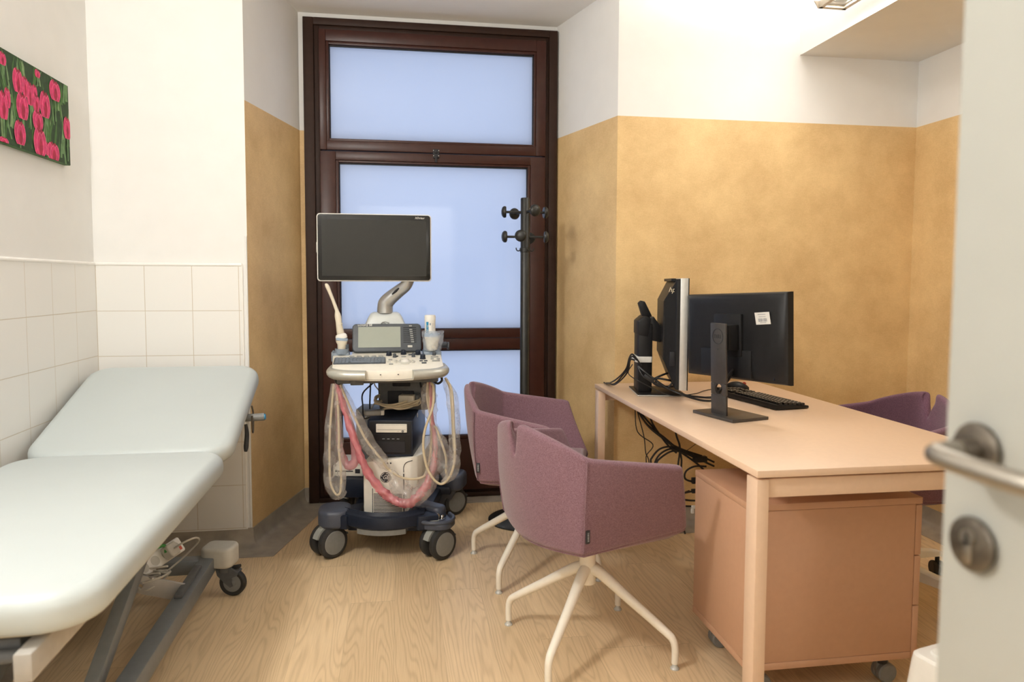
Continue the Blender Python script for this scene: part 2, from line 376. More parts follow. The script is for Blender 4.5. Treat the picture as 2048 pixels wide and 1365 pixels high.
wallprism('wall_back_right', [(1.056, YB), (2.85, YB), (2.85, 4.3), (.882, 4.3), (.882, 4.07)], [PP, P0, P0, P0, PP], ZC)
wallprism('wall_right', [(XR, YB), (XR, -1.75), (2.85, -1.75), (2.85, YB)], [PP, P0, P0, P0], ZC)
# strip of wall that shows round the brown door frame
b = B(); b.bb((-.546, 4.072, WP), (-.508, 4.3, 2.70)); b.bb((-.508, 4.072, 2.645), (.87, 4.3, 2.70)); b.bb((-.546, 4.072, 0), (-.508, 4.3, WP), mi=1); b.bb((.87, 4.072, 0), (.884, 4.3, 2.70))
struct('wall_recess', b, ['paint', 'paper'], flat=True)
struct('ceiling_recess', B().prism([(-.70, 3.435), (1.056, 3.45), (.882, 4.07), (.882, 4.3), (-.545, 4.3), (-.545, 4.07)], 2.692, ZC), 'ceil', flat=True)
struct('ceiling_soffit', B().bb((2.013, -.05, 2.403), (XR, YB, 2.535)), 'paint', flat=True)
# front wall with the doorway the camera looks through, and the hallway behind it
b = B(); b.bb((XL, -.25, 0), (-.50, -.14, ZC)); b.bb((.64, -.25, 0), (XR, -.14, ZC)); b.bb((-.50, -.25, 2.1), (.64, -.14, ZC))
struct('wall_front', b, 'paint', flat=True)
struct('wall_hallway', B().bb((-1.5, -1.85, 0), (2.85, -1.75, ZC)), 'paint')

def sweep(path, prof):
    """profile (offset to the right of travel, z) swept along a plan path with mitred corners"""
    rs = []; n = len(path)
    for i in range(n):
        p = V(path[i]); d0 = (p-V(path[i-1])).normalized() if i else None; d1 = (V(path[i+1])-p).normalized() if i < n-1 else None
        d0 = d0 or d1; d1 = d1 or d0
        n0 = V((d0.y, -d0.x)); n1 = V((d1.y, -d1.x)); mt = (n0+n1).normalized(); k = 1/max(.35, mt.dot(n1))
        rs.append([(p.x+mt.x*o*k, p.y+mt.y*o*k, z) for o, z in prof])
    return B().rings(rs)
COVE = [(.001, .088), (.006, .088), (.007, .05), (.014, .028), (.028, .012), (.05, .004), (.15, .002), (.15, .0005), (.001, .0005)]
struct('baseboard_left', sweep([(XL, -.1), (XL, 3.435), (-.70, 3.435), (-.548, 4.062), (-.52, 4.062)], COVE), 'vinyl')
struct('baseboard_right', sweep([(.888, 4.06), (1.056, YB), (XR, YB), (XR, -.1)], COVE), 'vinyl')
struct('trim_1', B().bb((-.52, 3.93, .0005), (.885, 4.12, .004)), 'vinyl')
# tiled dado with a rounded bead on top
b = B().bb((XL, -.14, .085), (XL+.008, 3.435, 1.312)); struct('trim_2', b, 'tile_l', flat=True)
b = B().bb((XL+.008, 3.427, .085), (-.7265, 3.435, 1.312)); struct('trim_3', b, 'tile_b', flat=True)
b = B(); b.tube([(XL+.004, -.14, 1.319), (XL+.004, 3.43, 1.319)], .0085, 10, 1); b.tube([(XL, 3.431, 1.319), (-.7245, 3.431, 1.319)], .0085, 10, 1)
b.tube([(-.7245, 3.431, 1.322), (-.7245, 3.431, .088)], .005, 8, 1); b.tube([(XL, 3.431, .087), (-.72, 3.431, .087)], .005, 8, 1)
struct('trim_4', b, 'bead')
# plaster bead on the column corner
struct('trim_5', B().tube([(-.706, 3.4345, .09), (-.706, 3.4345, 1.45)], .006, 8, 1), 'paint')

# ---- glazed brown door
d1 = bpy.data.objects.new('door_1', None); COL.objects.link(d1); d1.location = (.18, 4.07, 0); LOC[d1] = V(d1.location); d1['kind'] = 'structure'
b = B().ringframe(-.517, .879, .006, 2.660, -.462, .832, .03, 2.622, 4.035, 4.12, .003)
b.ringframe(-.462, .832, .03, 2.622, -.434, .812, .05, 2.598, 4.05, 4.12, .002)
part('casing', b, 'brown2', d1)
b = B().ringframe(-.434, .812, 1.958, 2.598, -.398, .757, 2.008, 2.537, 4.030, 4.11, .003)
b.ringframe(-.398, .757, 2.008, 2.537, -.383, .744, 2.021, 2.522, 4.038, 4.11, .002)
tr = part('transom_frame', b, 'brown', d1)
b = B().ringframe(-.434, .812, .05, 1.952, -.352, .727, .345, 1.905, 4.032, 4.11, .003)
b.ringframe(-.352, .727, .345, 1.905, -.337, .712, .365, 1.893, 4.040, 4.11, .002)
b.bb((-.337, 4.034, .925), (.712, 4.11, .978), .002); b.bb((-.337, 4.040, .858), (.712, 4.11, .922), .002)
lf = part('door_leaf', b, 'brown', d1)
for nm, (x0, x1, z0, z1) in zip(('pane', 'pane', 'pane'), ((-.386, .748, 2.018, 2.526), (-.342, .716, .976, 1.898), (-.342, .716, .36, .860))):
    part('pane', B().add([(x0, 4.064, z0), (x1, 4.064, z0), (x1, 4.064, z1), (x0, 4.064, z1)], [(0, 1, 2, 3)]), 'glass', d1, flat=True)
b = B()
for x0, x1, z0, z1 in ((-.383, .744, 2.021, 2.522), (-.337, .712, .978, 1.893), (-.337, .712, .365, .858)):
    b.ringframe(x0-.004, x1+.004, z0-.004, z1+.004, x0+.006, x1-.006, z0+.002, z1-.008, 4.056, 4.062, 0)
part('gasket', b, 'gasket', d1, flat=True)
b = B().box((.192, 4.026, 1.952), (.034, .012, .05), .003); b.box((.192, 4.020, 1.918), (.012, .012, .03), .003); b.box((.192, 4.018, 1.962), (.016, .014, .018), .003)
lt = part('latch', b, 'gasket', d1)
b = B()
for dx in (-.014, .014):
    for dz in (-.012, .016): b.sph((.192+dx, 4.020, 1.952+dz), .004, 10)
part('screw', b, 'chrome', lt)
# ---- open white door in the foreground (edge on the right of the picture)
d2 = bpy.data.objects.new('door_2', None); COL.objects.link(d2); d2.location = (.59, -.12, 0); LOC[d2] = V(d2.location); d2['kind'] = 'structure'
part('door_leaf', B().bb((.570, -.125, .008), (.610, .670, 2.08), .002), 'door', d2)
YH, ZH = .624, 1.083
b = B(); b.cyl((.570, YH, ZH), (.561, YH, ZH), .0275, bev=.003, n=40); b.cyl((.562, YH, ZH), (.545, YH, ZH), .013, n=24)
ros = part('rosette', b, 'steel_d', d2)
b = B().tube([(.556, YH, ZH), (.535, YH, ZH), (.519, YH-.004, ZH), (.510, YH-.018, ZH-.0), (.509, YH-.06, ZH-.001), (.511, YH-.12, ZH-.001), (.515, YH-.135, ZH-.001)], .0102, 18, 6)
part('lever_handle', b, 'steel', d2)
b = B(); b.cyl((.570, YH, .987), (.561, YH, .987), .0275, bev=.003, n=40)
esc = part('lock_escutcheon', b, 'steel_d', d2)
b = B().cyl((.562, YH, .994), (.5585, YH, .994), .0085, n=24); b.bb((.5585, YH-.005, .968), (.562, YH+.005, .992), .002)
lk = part('lock_cylinder', b, 'steel', esc)
part('keyhole', B().bb((.5575, YH-.0012, .989), (.5588, YH+.0012, .999)), 'gasket', esc)

# ---- wall uplights: one on the beam (its end shows), one over the couch (outside the frame)
def sconce(name, label, x0, x1, y0, y1, z0, back):
    s = thing(name, label, 'lamp', (back, (y0+y1)/2, z0), 'wall uplights')
    b = B(); w = .022
    b.bb((x0, y0, z0), (x0+w, y1, z0+.03), .003); b.bb((x1-w, y0, z0), (x1, y1, z0+.03), .003)
    b.bb((x0, y1-w, z0), (x1, y1, z0+.03), .003); b.bb((x0, y0, z0), (x1, y0+w, z0+.03), .003)
    for yy in (y0+.004, y1-.004):   # flared end cheeks
        b.prism([(x0-.02, z0+.03), (x1+.02, z0+.03), (x1, z0), (x0, z0)], -.003, .003, m=T(0, yy, 0) @ RX(PI/2))
    bd = part('housing', b, 'lamp', s)
    part('diffuser', B().bb((x0+w, y0+w, z0+.012), (x1-w, y1-w, z0+.016)), 'lampglass', s, flat=True)
    xs = x1 if back > x1-1e-6 else x0; sg = 1 if back > x1-1e-6 else -1
    part('bracket', B().tube([(xs-sg*.02, (y0+y1)/2, z0+.03), (xs+sg*.03, (y0+y1)/2, z0+.012), (back, (y0+y1)/2, z0+.03)], .02, 12, 5), 'lamp', s)
    return s
sconce('wall_lamp', 'metal wall uplight with glass base on the beam at top right', 1.795, 1.925, 2.52, 2.945, 2.437, 2.013)

# ---------------------------------------------------------------- canvas print of tulips on the left wall
cv = thing('canvas_picture', 'canvas print of pink tulips hanging on the left wall', 'picture', (XL, 2.78, 1.71))
part('canvas', B().bb((XL, 2.33, 1.712), (-1.331, 3.182, 2.031), .002), 'canvas', cv)
def flat_material(name, c, nscale=40, namt=.25):
    M[name] = mat(name, c, .75, nscale=nscale, namt=namt); return name
leafs = [flat_material('print_leaf_dark', (.02, .055, .016)), flat_material('print_leaf', (.055, .15, .03)), flat_material('print_leaf_pale', (.13, .25, .10)), flat_material('print_leaf_light', (.20, .32, .14))]
pinks = [flat_material('print_crimson', (.36, .012, .05), 60, .3), flat_material('print_pink', (.62, .03, .14), 60, .25), flat_material('print_rose', (.74, .12, .25), 60, .2), flat_material('print_blush', (.80, .38, .42), 60, .15)]
b = B(); XF = -1.3305
def flatpoly(pts, lay, mi):
    pts = [(min(3.181, max(2.331, y)), min(2.030, max(1.713, z))) for y, z in pts]
    b.add([(XF+lay*.00012, y, z) for y, z in pts], [tuple(range(len(pts)))], mi)
flatpoly([(2.331, 1.713), (3.181, 1.713), (3.181, 2.03), (2.331, 2.03)], 0, 0)
rn = random.Random(3)
for k in range(150):
    y = rn.uniform(2.33, 3.18); z = rn.uniform(1.70, 1.98); h = rn.uniform(.06, .17); w = rn.uniform(.006, .02); ln = rn.uniform(-.05, .05)
    flatpoly([(y-w/2, z), (y+w/2, z), (y+w*.55+ln*.5, z+h*.5), (y+ln, z+h), (y-w*.45+ln*.5, z+h*.5)], 1+k*.02, rn.choice((1, 1, 1, 2, 2, 3, 0)))
TUL = [(2.842, 1.941, .043, .074), (2.873, 1.924, .044, .086), (2.719, 1.871, .039, .07), (2.697, 1.996, .045, .045), (2.791, 1.949, .066, .087), (2.907, 1.932, .038, .068), (2.691, 1.84, .058, .097), (2.816, 1.866, .078, .095),
       (2.915, 1.901, .05, .064), (2.981, 1.911, .076, .101), (3.064, 1.984, .085, .08), (2.931, 2.011, .038, .03), (2.922, 1.839, .073, .072), (2.791, 1.768, .073, .087), (2.989, 1.746, .04, .051), (2.931, 1.762, .089, .107), (3.033, 1.743, .092, .075), (3.155, 1.859, .06, .089), (2.682, 1.717, .057, .028),
       (2.6, 1.95, .07, .09), (2.55, 1.84, .07, .09), (2.46, 1.93, .07, .09), (2.4, 1.8, .075, .095), (2.62, 1.76, .07, .09), (2.48, 1.75, .075, .09), (2.37, 1.97, .06, .08)]
for i, (y, z, w, h) in enumerate(TUL):
    L = 5+i*1.2
    flatpoly([(y-.005, z-h*.4), (y+.005, z-h*.4), (y+.004, z-h*1.5), (y-.004, z-h*1.5)], L-.5, 2)
    # each flower: back petals with pointed tips, two side petals, one front petal with a paler rim
    def petal(cy, w_, z0, z1, lay, mi, lean=0.):
        n = 9; pts = []
        for k in range(n+1):
            t = k/n; pts.append((cy-w_/2*math.sin(PI*min(1, t*.92+.08))**.7+lean*t, z0+(z1-z0)*t))
        for k in range(n, -1, -1):
            t = k/n; pts.append((cy+w_/2*math.sin(PI*min(1, t*.92+.08))**.7+lean*t, z0+(z1-z0)*t))
        flatpoly(pts, lay, mi)
    petal(y-w*.12, w*.5, z-h*.2, z+h*.50, L, 4); petal(y+w*.15, w*.5, z-h*.2, z+h*.47, L+.1, 4)
    petal(y-w*.22, w*.56, z-h*.5, z+h*.44, L+.2, 6, -w*.06); petal(y-w*.22, w*.46, z-h*.49, z+h*.40, L+.3, 5, -w*.06)
    petal(y+w*.24, w*.52, z-h*.49, z+h*.40, L+.4, 6, w*.07); petal(y+w*.24, w*.42, z-h*.48, z+h*.36, L+.5, 5, w*.07)
    petal(y+w*.02, w*.62, z-h*.5, z+h*.34, L+.6, 6); petal(y+w*.02, w*.52, z-h*.49, z+h*.31, L+.7, 5); petal(y+w*.06, w*.3, z-h*.47, z+h*.12, L+.8, 4)
part('printed_picture', b, leafs+pinks, cv, flat=True)

# ---------------------------------------------------------------- examination couch
ct = thing('exam_couch', 'white upholstered examination couch with raised backrest along the tiled wall', 'examination couch', (-.98, 2.2, 0))
MC = T(-.962, 2.2) @ RZ(R(.9))
b = B(MC).slab(.70, 1.225, .084, .115, .036, m=T(0, -.140, .598), n=9, ne=7)
part('seat_cushion', b, 'upholstery', ct, 60)
b = B(MC).slab(.62, 1.15, .014, .09, .003, m=T(0, -.140, .556)); part('seat_board', b, 'board', ct)
MH = MC @ T(0, .475, .600) @ RX(R(19.6))
b = B(MH).slab(.70, .715, .084, .095, .036, m=T(0, .357, -.002), n=9, ne=7)
part('backrest_cushion', b, 'upholstery', ct, 60)
b = B(MH).slab(.62, .67, .016, .08, .003, m=T(0, .345, -.05)); b.bb((-.22, .02, -.10), (-.18, .6, -.058), .004, mi=1); b.bb((.22, .02, -.10), (.26, .6, -.058), .004, mi=1)
part('backrest_board', b, ['board', 'tsteel'], ct)
b = B(MC)
for x in (-.235, .235): b.bb((x-.017, -.77, .484), (x+.017, .46, .541), .004)
for y in (-.60, .0, .42): b.bb((-.25, y-.02, .492), (.25, y+.02, .535), .003)
part('seat_frame', b, 'tsteel_l', ct)
b = B(MC).cyl((-.24, -.715, .512), (.25, -.715, .512), .013, n=16); b.bb((.12, -.70, .50), (.20, -.4, .54), .004); part('cross_tube', b, 'dgrey', ct)
b = B(MC)
for s in (-1, 1): b.bb((s*.215-.028, -.80, .108), (s*.215+.028, .70, .168), .004)
b.bb((-.24, .64, .112), (.24, .70, .166), .004); b.bb((-.24, -.8, .112), (.24, -.74, .166), .004)
part('base_frame', b, 'tsteel', ct)
def bar(b, p, q, w, h, mi=0):
    p, q = V(p), V(q); d = q-p
    mm = T(*((p+q)/2)) @ d.to_track_quat('Y', 'Z').to_matrix().to_4x4()
    return b.box((0, 0, 0), (w, d.length, h), .003, mm, mi)
part('lift_arm', bar(B(MC), (.150, -.35, .035+.09), (.130, .45, .50), .036, .05), 'tsteel', ct)
part('lift_arm', bar(B(MC), (-.12, -.35, .035+.09), (-.12, .45, .50), .036, .05), 'tsteel', ct)
lp = part('link_plate', bar(B(MC), (.02, .34, .228), (.20, .39, .152), .012, .062), 'tsteel_l', ct)
part('bolt', B(MC).cyl((.075, .357, .205), (.077, .340, .203), .012, .009, n=16), 'chrome', lp)
part('end_block', B(MC).bb((.195, .30, .168), (.222, .56, .182), .003), 'dgrey', ct)
# corner caps and casters
def couch_caster(x, y, rot):
    c = part('caster_cap', B(MC @ T(x, y, .163) @ RZ(rot)).slab(.125, .105, .082, .03, .014, n=6), 'capgrey', ct)
    mm = MC @ T(x, y, 0) @ RZ(rot)
    b = B(mm); b.cyl((.02, 0, .125), (.02, 0, .098), .030, .028, n=24)
    for s in (-1, 1):
        b.prism([(-.012, .112), (.055, .112), (.078, .098), (.074, .086), (.05, .075), (.058, .044), (.046, .038), (.024, .055), (-.005, .085)], -.004, .004, m=T(0, s*.017, 0) @ RX(PI/2))
    b.prism([(-.012, .114), (.055, .114), (.078, .100), (.074, .088), (.02, .09), (-.005, .092)], -.019, .019, m=RX(PI/2))
    fk = part('caster_fork', b, 'dgrey', c)
    part('brake_pedal', B(mm).box((.088, 0, .098), (.03, .026, .012), .004, RY(R(-12))), 'rubber', c)
    b = B(mm @ T(.05, 0, .052) @ RX(PI/2)).lathe([(.030, -.010), (.046, -.013), (.052, -.008), (.052, .008), (.046, .013), (.030, .010)], 32)
    w = part('wheel', b, 'rubber', c)
    part('hub', B(mm @ T(.05, 0, .052) @ RX(PI/2)).lathe([(.006, -.020), (.012, -.018), (.014, -.011), (.036, -.011), (.036, .011), (.014, .011), (.012, .018), (.006, .020)], 24), 'mgrey', w)
couch_caster(.255, .705, R(-12)); couch_caster(-.255, .705, R(190)); couch_caster(.255, -.80, R(-30)); couch_caster(-.255, -.80, R(200))
# side fittings on the backrest
hk = part('roll_holder', B(MH).cyl((.30, .385, -.055), (.408, .385, -.05), .0155, n=20), 'mgrey', ct)
part('end_cap', B(MH).cyl((.405, .385, -.0502), (.412, .385, -.05), .0118, n=20), 'blue', hk)
part('wire_hook', B(MH).tube([(.36, .39, .0), (.362, .395, -.04), (.362, .37, -.095), (.364, .345, -.10), (.364, .345, -.07), (.364, .36, -.03)], .0035, 8), 'steel_d', ct)
part('release_lever', B(MH).tube([(.345, .32, -.045), (.35, .30, -.08), (.35, .265, -.115), (.35, .25, -.13)], [.006, .0085, .0095, .006], 12), 'rubber', ct)
# cables and the power strip that hang under the couch
ps = thing('power_strip', 'white multi-socket power strip with plugs lodged under the couch end', 'power strip', (-.87, 2.72, .175))
mp = T(-.885, 2.70, .235) @ RZ(R(62)) @ RX(R(58)) @ RZ(R(8))
b = B(mp).slab(.22, .058, .045, .008, .005); part('body', b, 'white', ps)
b = B(mp)
for k in range(4): b.cyl((-.08+.052*k, 0, .0226), (-.08+.052*k, 0, .0232), .018, n=20)
part('socket', b, 'capgrey', ps)
b = B(mp); b.box((.09, -.012, .0236), (.012, .014, .003)); part('red_switch', b, 'red', ps)
b = B(mp).slab(.045, .05, .04, .01, .006, m=T(.03, 0, .043)); b.tube([(.03, 0, .06), (.04, 0, .10), (.09, -.01, .11), (.14, -.03, .06), (.13, -.05, -.03), (.05, -.06, -.06)], .0035, 8)
part('plug', b, 'cableg', ps)
b = B(); rn = random.Random(5)
for k in range(5):
    q = [(-.92+rn.uniform(-.05, .09), 2.60+rn.uniform(-.06, .09), .195+rn.uniform(-.012, .035)) for _ in range(7)]
    b.tube(q, .0036, 6, 6)
part('cord_bundle', b, 'cableg', ps)
part('green_cord', B().tube([(-.97, 2.62, .285), (-.93, 2.66, .262), (-.9, 2.68, .275), (-.86, 2.70, .285), (-.85, 2.69, .262)], .006, 8), 'green', ps)

# ---------------------------------------------------------------- ultrasound machine
us = thing('ultrasound_machine', 'ultrasound scanner on a wheeled cart with monitor and control panel', 'ultrasound machine', (-.05, 3.45, 0))
MU = T(-.104, 3.22) @ RZ(R(-9.7)); MK = T(-.042, 3.26) @ RZ(R(1.5))
b = B(MU); b.prism([(-.16, .04), (.20, .04), (.22, .60), (-.19, .60)], .10, .168, .01)
b.bb((-.24, .50, .13), (.27, .60, .175), .01)
b.prism([(-.23, -.02), (-.14, -.05), (-.10, .04), (-.10, .16), (-.2, .1)], .135, .20, .008); b.prism([(.27, -.02), (.18, -.05), (.12, .04), (.12, .16), (.22, .1)], .135, .20, .008)
part('chassis', b, 'navyd', us)
b = B(MU).slab(.15, .17, .082, .065, .018, m=T(-.212, .035, .176) @ RZ(R(12)), n=10); part('caster_housing', b, 'navy', us)
b = B(MU).slab(.15, .15, .030, .06, .008, m=T(.258, .02, .152) @ RZ(R(-14)), n=10); b.slab(.16, .08, .085, .035, .018, m=T(.218, .085, .176) @ RZ(R(-35)), n=8)
b.tube([(.19, -.035, .172), (.25, -.055, .172), (.315, -.03, .172), (.330, .03, .172), (.305, .085, .172)], .009, 10, 6)
fr = part('caster_housing', b, 'navy', us)
b = B(MU); b.cyl((.262, .02, .166), (.262, .02, .172), .028, n=24, bev=.002); b.sph((.255, .015, .182), .015, 14); b.sph((.278, .028, .176), .010, 12); part('screw', b, 'chrome', fr)
for x, y, rz in ((-.255, .59, 10), (.272, .59, -10)):
    b = B(MU).slab(.13, .17, .085, .05, .02, m=T(x, y, .188) @ RZ(R(rz)), n=8); b.prism([(-.09, .05), (0, .045), (.02, -.03), (-.03, -.11), (-.09, -.11)] if x > 0 else [(.09, .05), (0, .045), (-.02, -.03), (.03, -.11), (.09, -.11)], -.03, .035, .006, m=T(x, 0, .165) @ T(0, y-.02, 0) @ RX(PI/2) @ T(0, 0, 0))
    part('caster_housing', b, 'navy', us)
arc = lambda x: -.012-.085*(1-((x-.018)/.185)**2)
xs = [-.165+.0366*k for k in range(11)]
b = B(MU); rs = []
for x in xs:
    y = arc(x); rs.append([(x, y+.045, .152), (x, y+.004, .150), (x, y-.004, .158), (x, y-.006, .185), (x, y, .205), (x, y+.010, .212), (x, y+.014, .206), (x, y+.022, .216), (x, y+.03, .209), (x, y+.038, .219), (x, y+.055, .214)])
b.rings(rs); part('front_bumper', b, 'navyd', us, 30)
b = B(MU); xs = [-.09+.0216*k for k in range(11)]
b.rings([[(x, arc(x)+.02, .124), (x, arc(x)+.006, .126), (x, arc(x)+.004, .150), (x, arc(x)+.06, .150), (x, arc(x)+.06, .124)] for x in xs]); part('foot_plate', b, 'mgrey', us)
def us_caster(x, y, az, rear=False):
    ax = MU.inverted().to_3x3() @ V((math.cos(R(az)), math.sin(R(az)), 0)); rz = math.atan2(ax.y, ax.x)
    m0 = MU @ T(x, y, .072) @ RZ(rz)            # local +x = axle, pointing to the visible disc
    b = B(m0); rs = []
    for k in range(11):
        a = R(12+150*k/10); rs.append([(sx, r*math.cos(a), r*math.sin(a)) for sx, r in ((-.017, .060), (.017, .060), (.017, .0765), (-.017, .0765))])
    b.rings(rs); b.cyl((0, 0, .055), (0, 0, .072), .03, n=20); b.cyl((0, -.02, .06), (0, -.02, .105), .022, n=20)
    c = part('caster', b, 'fender', us)
    for s in (-1, 1):
        w = part('wheel', B(m0 @ T(s*.034, 0, 0) @ RY(PI/2)).lathe([(.04, -.016), (.062, -.017), (.070, -.012), (.072, -.004), (.072, .004), (.070, .012), (.062, .017), (.04, .016)], 40), 'rubber', c)
        part('hub_cap', B(m0 @ T(s*.034, 0, 0) @ RY(PI/2 if s > 0 else -PI/2)).lathe([(.0005, .0195), (.03, .0192), (.052, .0178), (.055, .015), (.0005, .0)], 36), 'mgrey', w)
    b = B(m0); b.box((0, .052, .042), (.03, .03, .03), .006); b.cyl((0, .045, .0), (0, .070, .0), .012, n=14); b.box((0, .086, .012), (.034, .022, .009), .003)
    part('brake_pedal', b, 'dgrey', c)
us_caster(-.235, .0, -50); us_caster(.262, -.005, -52); us_caster(-.25, .60, -48); us_caster(.262, .61, -58)
# lower cabinet
b = B(MU).prism([(-.091, .075), (.098, .075), (.128, .082), (.155, .105), (.172, .15), (.176, .56), (-.091, .56)], .163, lambda x, y: .424+(.012 if x > -.05 else -.012), .006)
cb = part('lower_cabinet', b, 'uwhite', us)
b = B(MU)
for k in range(15): b.bb((-.044, .0745, .170+.0066*k), (.088, .0765, .1732+.0066*k))
part('vent_grille', b, 'ink', cb, flat=True)
part('panel_slot', B(MU).bb((.0935, .0742, .176), (.0985, .0765, .262)), 'ink', cb, flat=True)
b = B(MU).bb((.0935, .0742, .285), (.0985, .0765, .36)); part('panel_slot', b, 'ink', cb, flat=True)
part('panel_slot', B(MU).bb((-.0505, .0742, .166), (-.0475, .0765, .29)), 'ink', cb, flat=True)
b = B(MU).tube([(.0960, .0750, .366), (.0965, .0750, .392), (.108, .0758, .412), (.135, .085, .42)], .0016, 6, 5)
part('panel_groove', b, 'ink', cb, flat=True)
for x in (.022, .036): part('indicator', B(MU).cyl((x, .0742, .409), (x, .0765, .409), .004, n=10), 'ink', cb, flat=True)
b = B(MU @ T(.012, .0745, .343) @ RX(PI/2)); b.cyl((0, 0, -.001), (0, 0, .0012), .024, n=36); lg = part('round_emblem', b, 'ink', cb)
b = B(MU @ T(.012, .0745, .343) @ RX(PI/2))
text(b, 'GE', .027, T(0, -.0005, .0014), shear=.35, sx=.85)
for k in range(4):
    a = k*PI/2+.3; b.tube([(.020*math.cos(a+t*.9), .020*math.sin(a+t*.9), .0016) for t in (0, .25, .5, .75, 1)]+[(.015*math.cos(a+1.1), .015*math.sin(a+1.1), .0016)], .0011, 6, 3)
part('monogram', b, 'uwhite', lg, flat=True)
# black tower
b = B(MU).prism([(-.076, .098), (.136, .098), (.138, .50), (-.074, .50)], .434, lambda x, y: .604 if y < .2 else .640, .005)
tw = part('tower', b, 'navyd', us)
b = B(MU).bb((-.066, .0955, .445), (.128, .099, .598), .002); part('tower_front', b, 'black', tw)
b = B(MU).bb((-.034, .091, .548), (.109, .1, .588), .002); dv = part('optical_drive', b, 'uwhite', tw)
b = B(MU); b.bb((-.028, .0904, .5605), (.103, .0912, .562)); b.bb((-.028, .0904, .5825), (.103, .0912, .5832)); b.cyl((.090, .0904, .554), (.090, .0912, .554), .006, n=14); b.bb((.066, .0904, .5535), (.072, .0912, .5545)); part('tray_line', b, 'pgrey', dv, flat=True)
b = B(MU); b.bb((-.06, .0935, .537), (.122, .0956, .5405)); b.bb((-.05, .0935, .455), (.1, .0956, .507)); part('drive_bay', b, 'gasket', tw, flat=True)
b = B(MU)
for k in range(4): b.bb((-.006+.0225*k, .0938, .5165), (.006+.0225*k, .0955, .519))
part('port', b, 'inkgrey', tw, flat=True)
b = B(MU).bb((.1375, .22, .595), (.139, .235, .615)); part('sticker', b, 'label', tw, flat=True)
# column under the console
b = B(MU).prism([(-.055, .27), (.185, .27), (.20, .46), (-.07, .46)], .62, .83, .012)
cl = part('column', b, 'dgrey', us)
b = B(MU); b.bb((-.012, .262, .635), (.115, .272, .715), .004); b.bb((.012, .258, .738), (.098, .272, .80), .004); part('recess_panel', b, 'gasket', cl)
b = B(MU); b.bb((-.30, .33, .275), (-.15, .56, .328), .003); pr = part('printer', b, 'uwhite', us)
b = B(MU); b.bb((-.29, .3288, .298), (-.20, .331, .303)); b.bb((-.19, .3288, .290), (-.165, .331, .312)); part('printer_slot', b, 'ink', pr, flat=True)
part('side_tray', B(MU).bb((-.305, .30, .175), (-.085, .58, .272), .006), 'navyd', us)
part('side_tray_post', B(MU).bb((-.20, .40, .328), (-.085, .56, .60), .006), 'dgrey', us)
# control panel (its own swivel angle)
ZT = lambda x, y: .868+(y+.12)*.12
OUT = [(-.262, -.085), (-.235, -.122), (-.19, -.145), (-.117, -.160), (-.02, -.170), (.08, -.163), (.15, -.148), (.195, -.125), (.222, -.090), (.228, .13), (.142, .157), (.142, .225), (-.188, .231), (-.188, .159), (-.274, .145)]
b = B(MK).prism(OUT, lambda x, y: ZT(x, y)-.046, ZT, .005); cp = part('control_panel', b, 'uwhite', us)
b = B(MK).prism([(-.245, -.07), (.2, -.07), (.2, .20), (-.24, .20)], .795, .835, .006); b.bb((-.185, -.10, .792), (-.128, -.06, .815), .004); part('panel_underside', b, 'dgrey', us)
for s, pts in ((-1, [(-.268, .02, .862), (-.2665, -.075, .850), (-.245, -.128, .846), (-.195, -.155, .844), (-.117, -.168, .843)]), (1, [(.229, .02, .862), (.227, -.075, .850), (.206, -.128, .846), (.155, -.155, .844), (.082, -.170, .843)])):
    b = B(MK).tube(pts, [.010, .022, .0255, .025, .0245], 16, 7, flat=.9); part('grip', b, 'usilver', cp, 60)
def on_panel(x, y, dz=0): return T(x, y, ZT(x, y)+dz) @ RX(math.atan(.12))
b = B(MK); b.slab(.229, .113, .006, .004, .002, m=on_panel(-.147, .018, .002)); kb_ = part('keyboard', b, 'slate', cp)
b = B(MK)
for r_ in range(5):
    for k in range(14):
        if r_ == 4 and 4 <= k <= 8:
            if k == 4: b.box((0, 0, 0), (.075, .016, .004), .001, on_panel(-.147, -.026, .0075))
            continue
        b.box((0, 0, 0), (.0140, .0185, .003), .001, on_panel(-.250+.0158*k+.003*(r_ % 2), .062-.0215*r_, .0062))
part('keys', b, 'keygrey', kb_)
def pbtn(x, y, w, l, m='btn', h=.005): part('button', B(MK).slab(w, l, h, min(w, l)*.3, .0012, m=on_panel(x, y, h*.4), n=3, ne=2), m, cp)
for x in (-.186, -.153, -.12, -.086, -.053): pbtn(x, .107, .022, .014)
for x, y, w, l, m in ((-.011, .029, .018, .012, 'btn'), (-.017, -.013, .016, .010, 'btnl'), (-.009, -.054, .018, .012, 'btn'), (.051, .089, .022, .014, 'btn'), (.127, 0, .016, .012, 'slate'), (.148, -.001, .016, .012, 'slate'), (.138, -.041, .022, .014, 'slate'),
                      (.193, .073, .036, .010, 'btn'), (.18, .035, .015, .014, 'btn'), (.207, .033, .015, .014, 'btn'), (.194, -.005, .036, .014, 'btn'), (.069, .196, .014, .014, 'btn'), (.091, .198, .014, .014, 'btn'), (.084, .128, .020, .014, 'slate'), (.018, .10, .016, .014, 'slate')): pbtn(x, y, w, l, m)
def knob(x, y, r, h, m):
    part('knob', B(MK @ on_panel(x, y)).lathe([(r*1.12, 0), (r*1.12, h*.2), (r, h*.25), (r*.94, h*.9), (r*.8, h), (.0005, h)], 24), m, cp)
for x, y in ((-.016, .127), (.052, .147), (.119, .138), (.137, .047)): knob(x, y, .0125, .021, 'navyd')
for x, y in ((.009, .086), (.096, .090), (.194, .117)): knob(x, y, .0080, .018, 'slate')
for x in (-.137, -.098, -.057, -.017, .024): knob(x, .205, .0075, .016, 'slate')
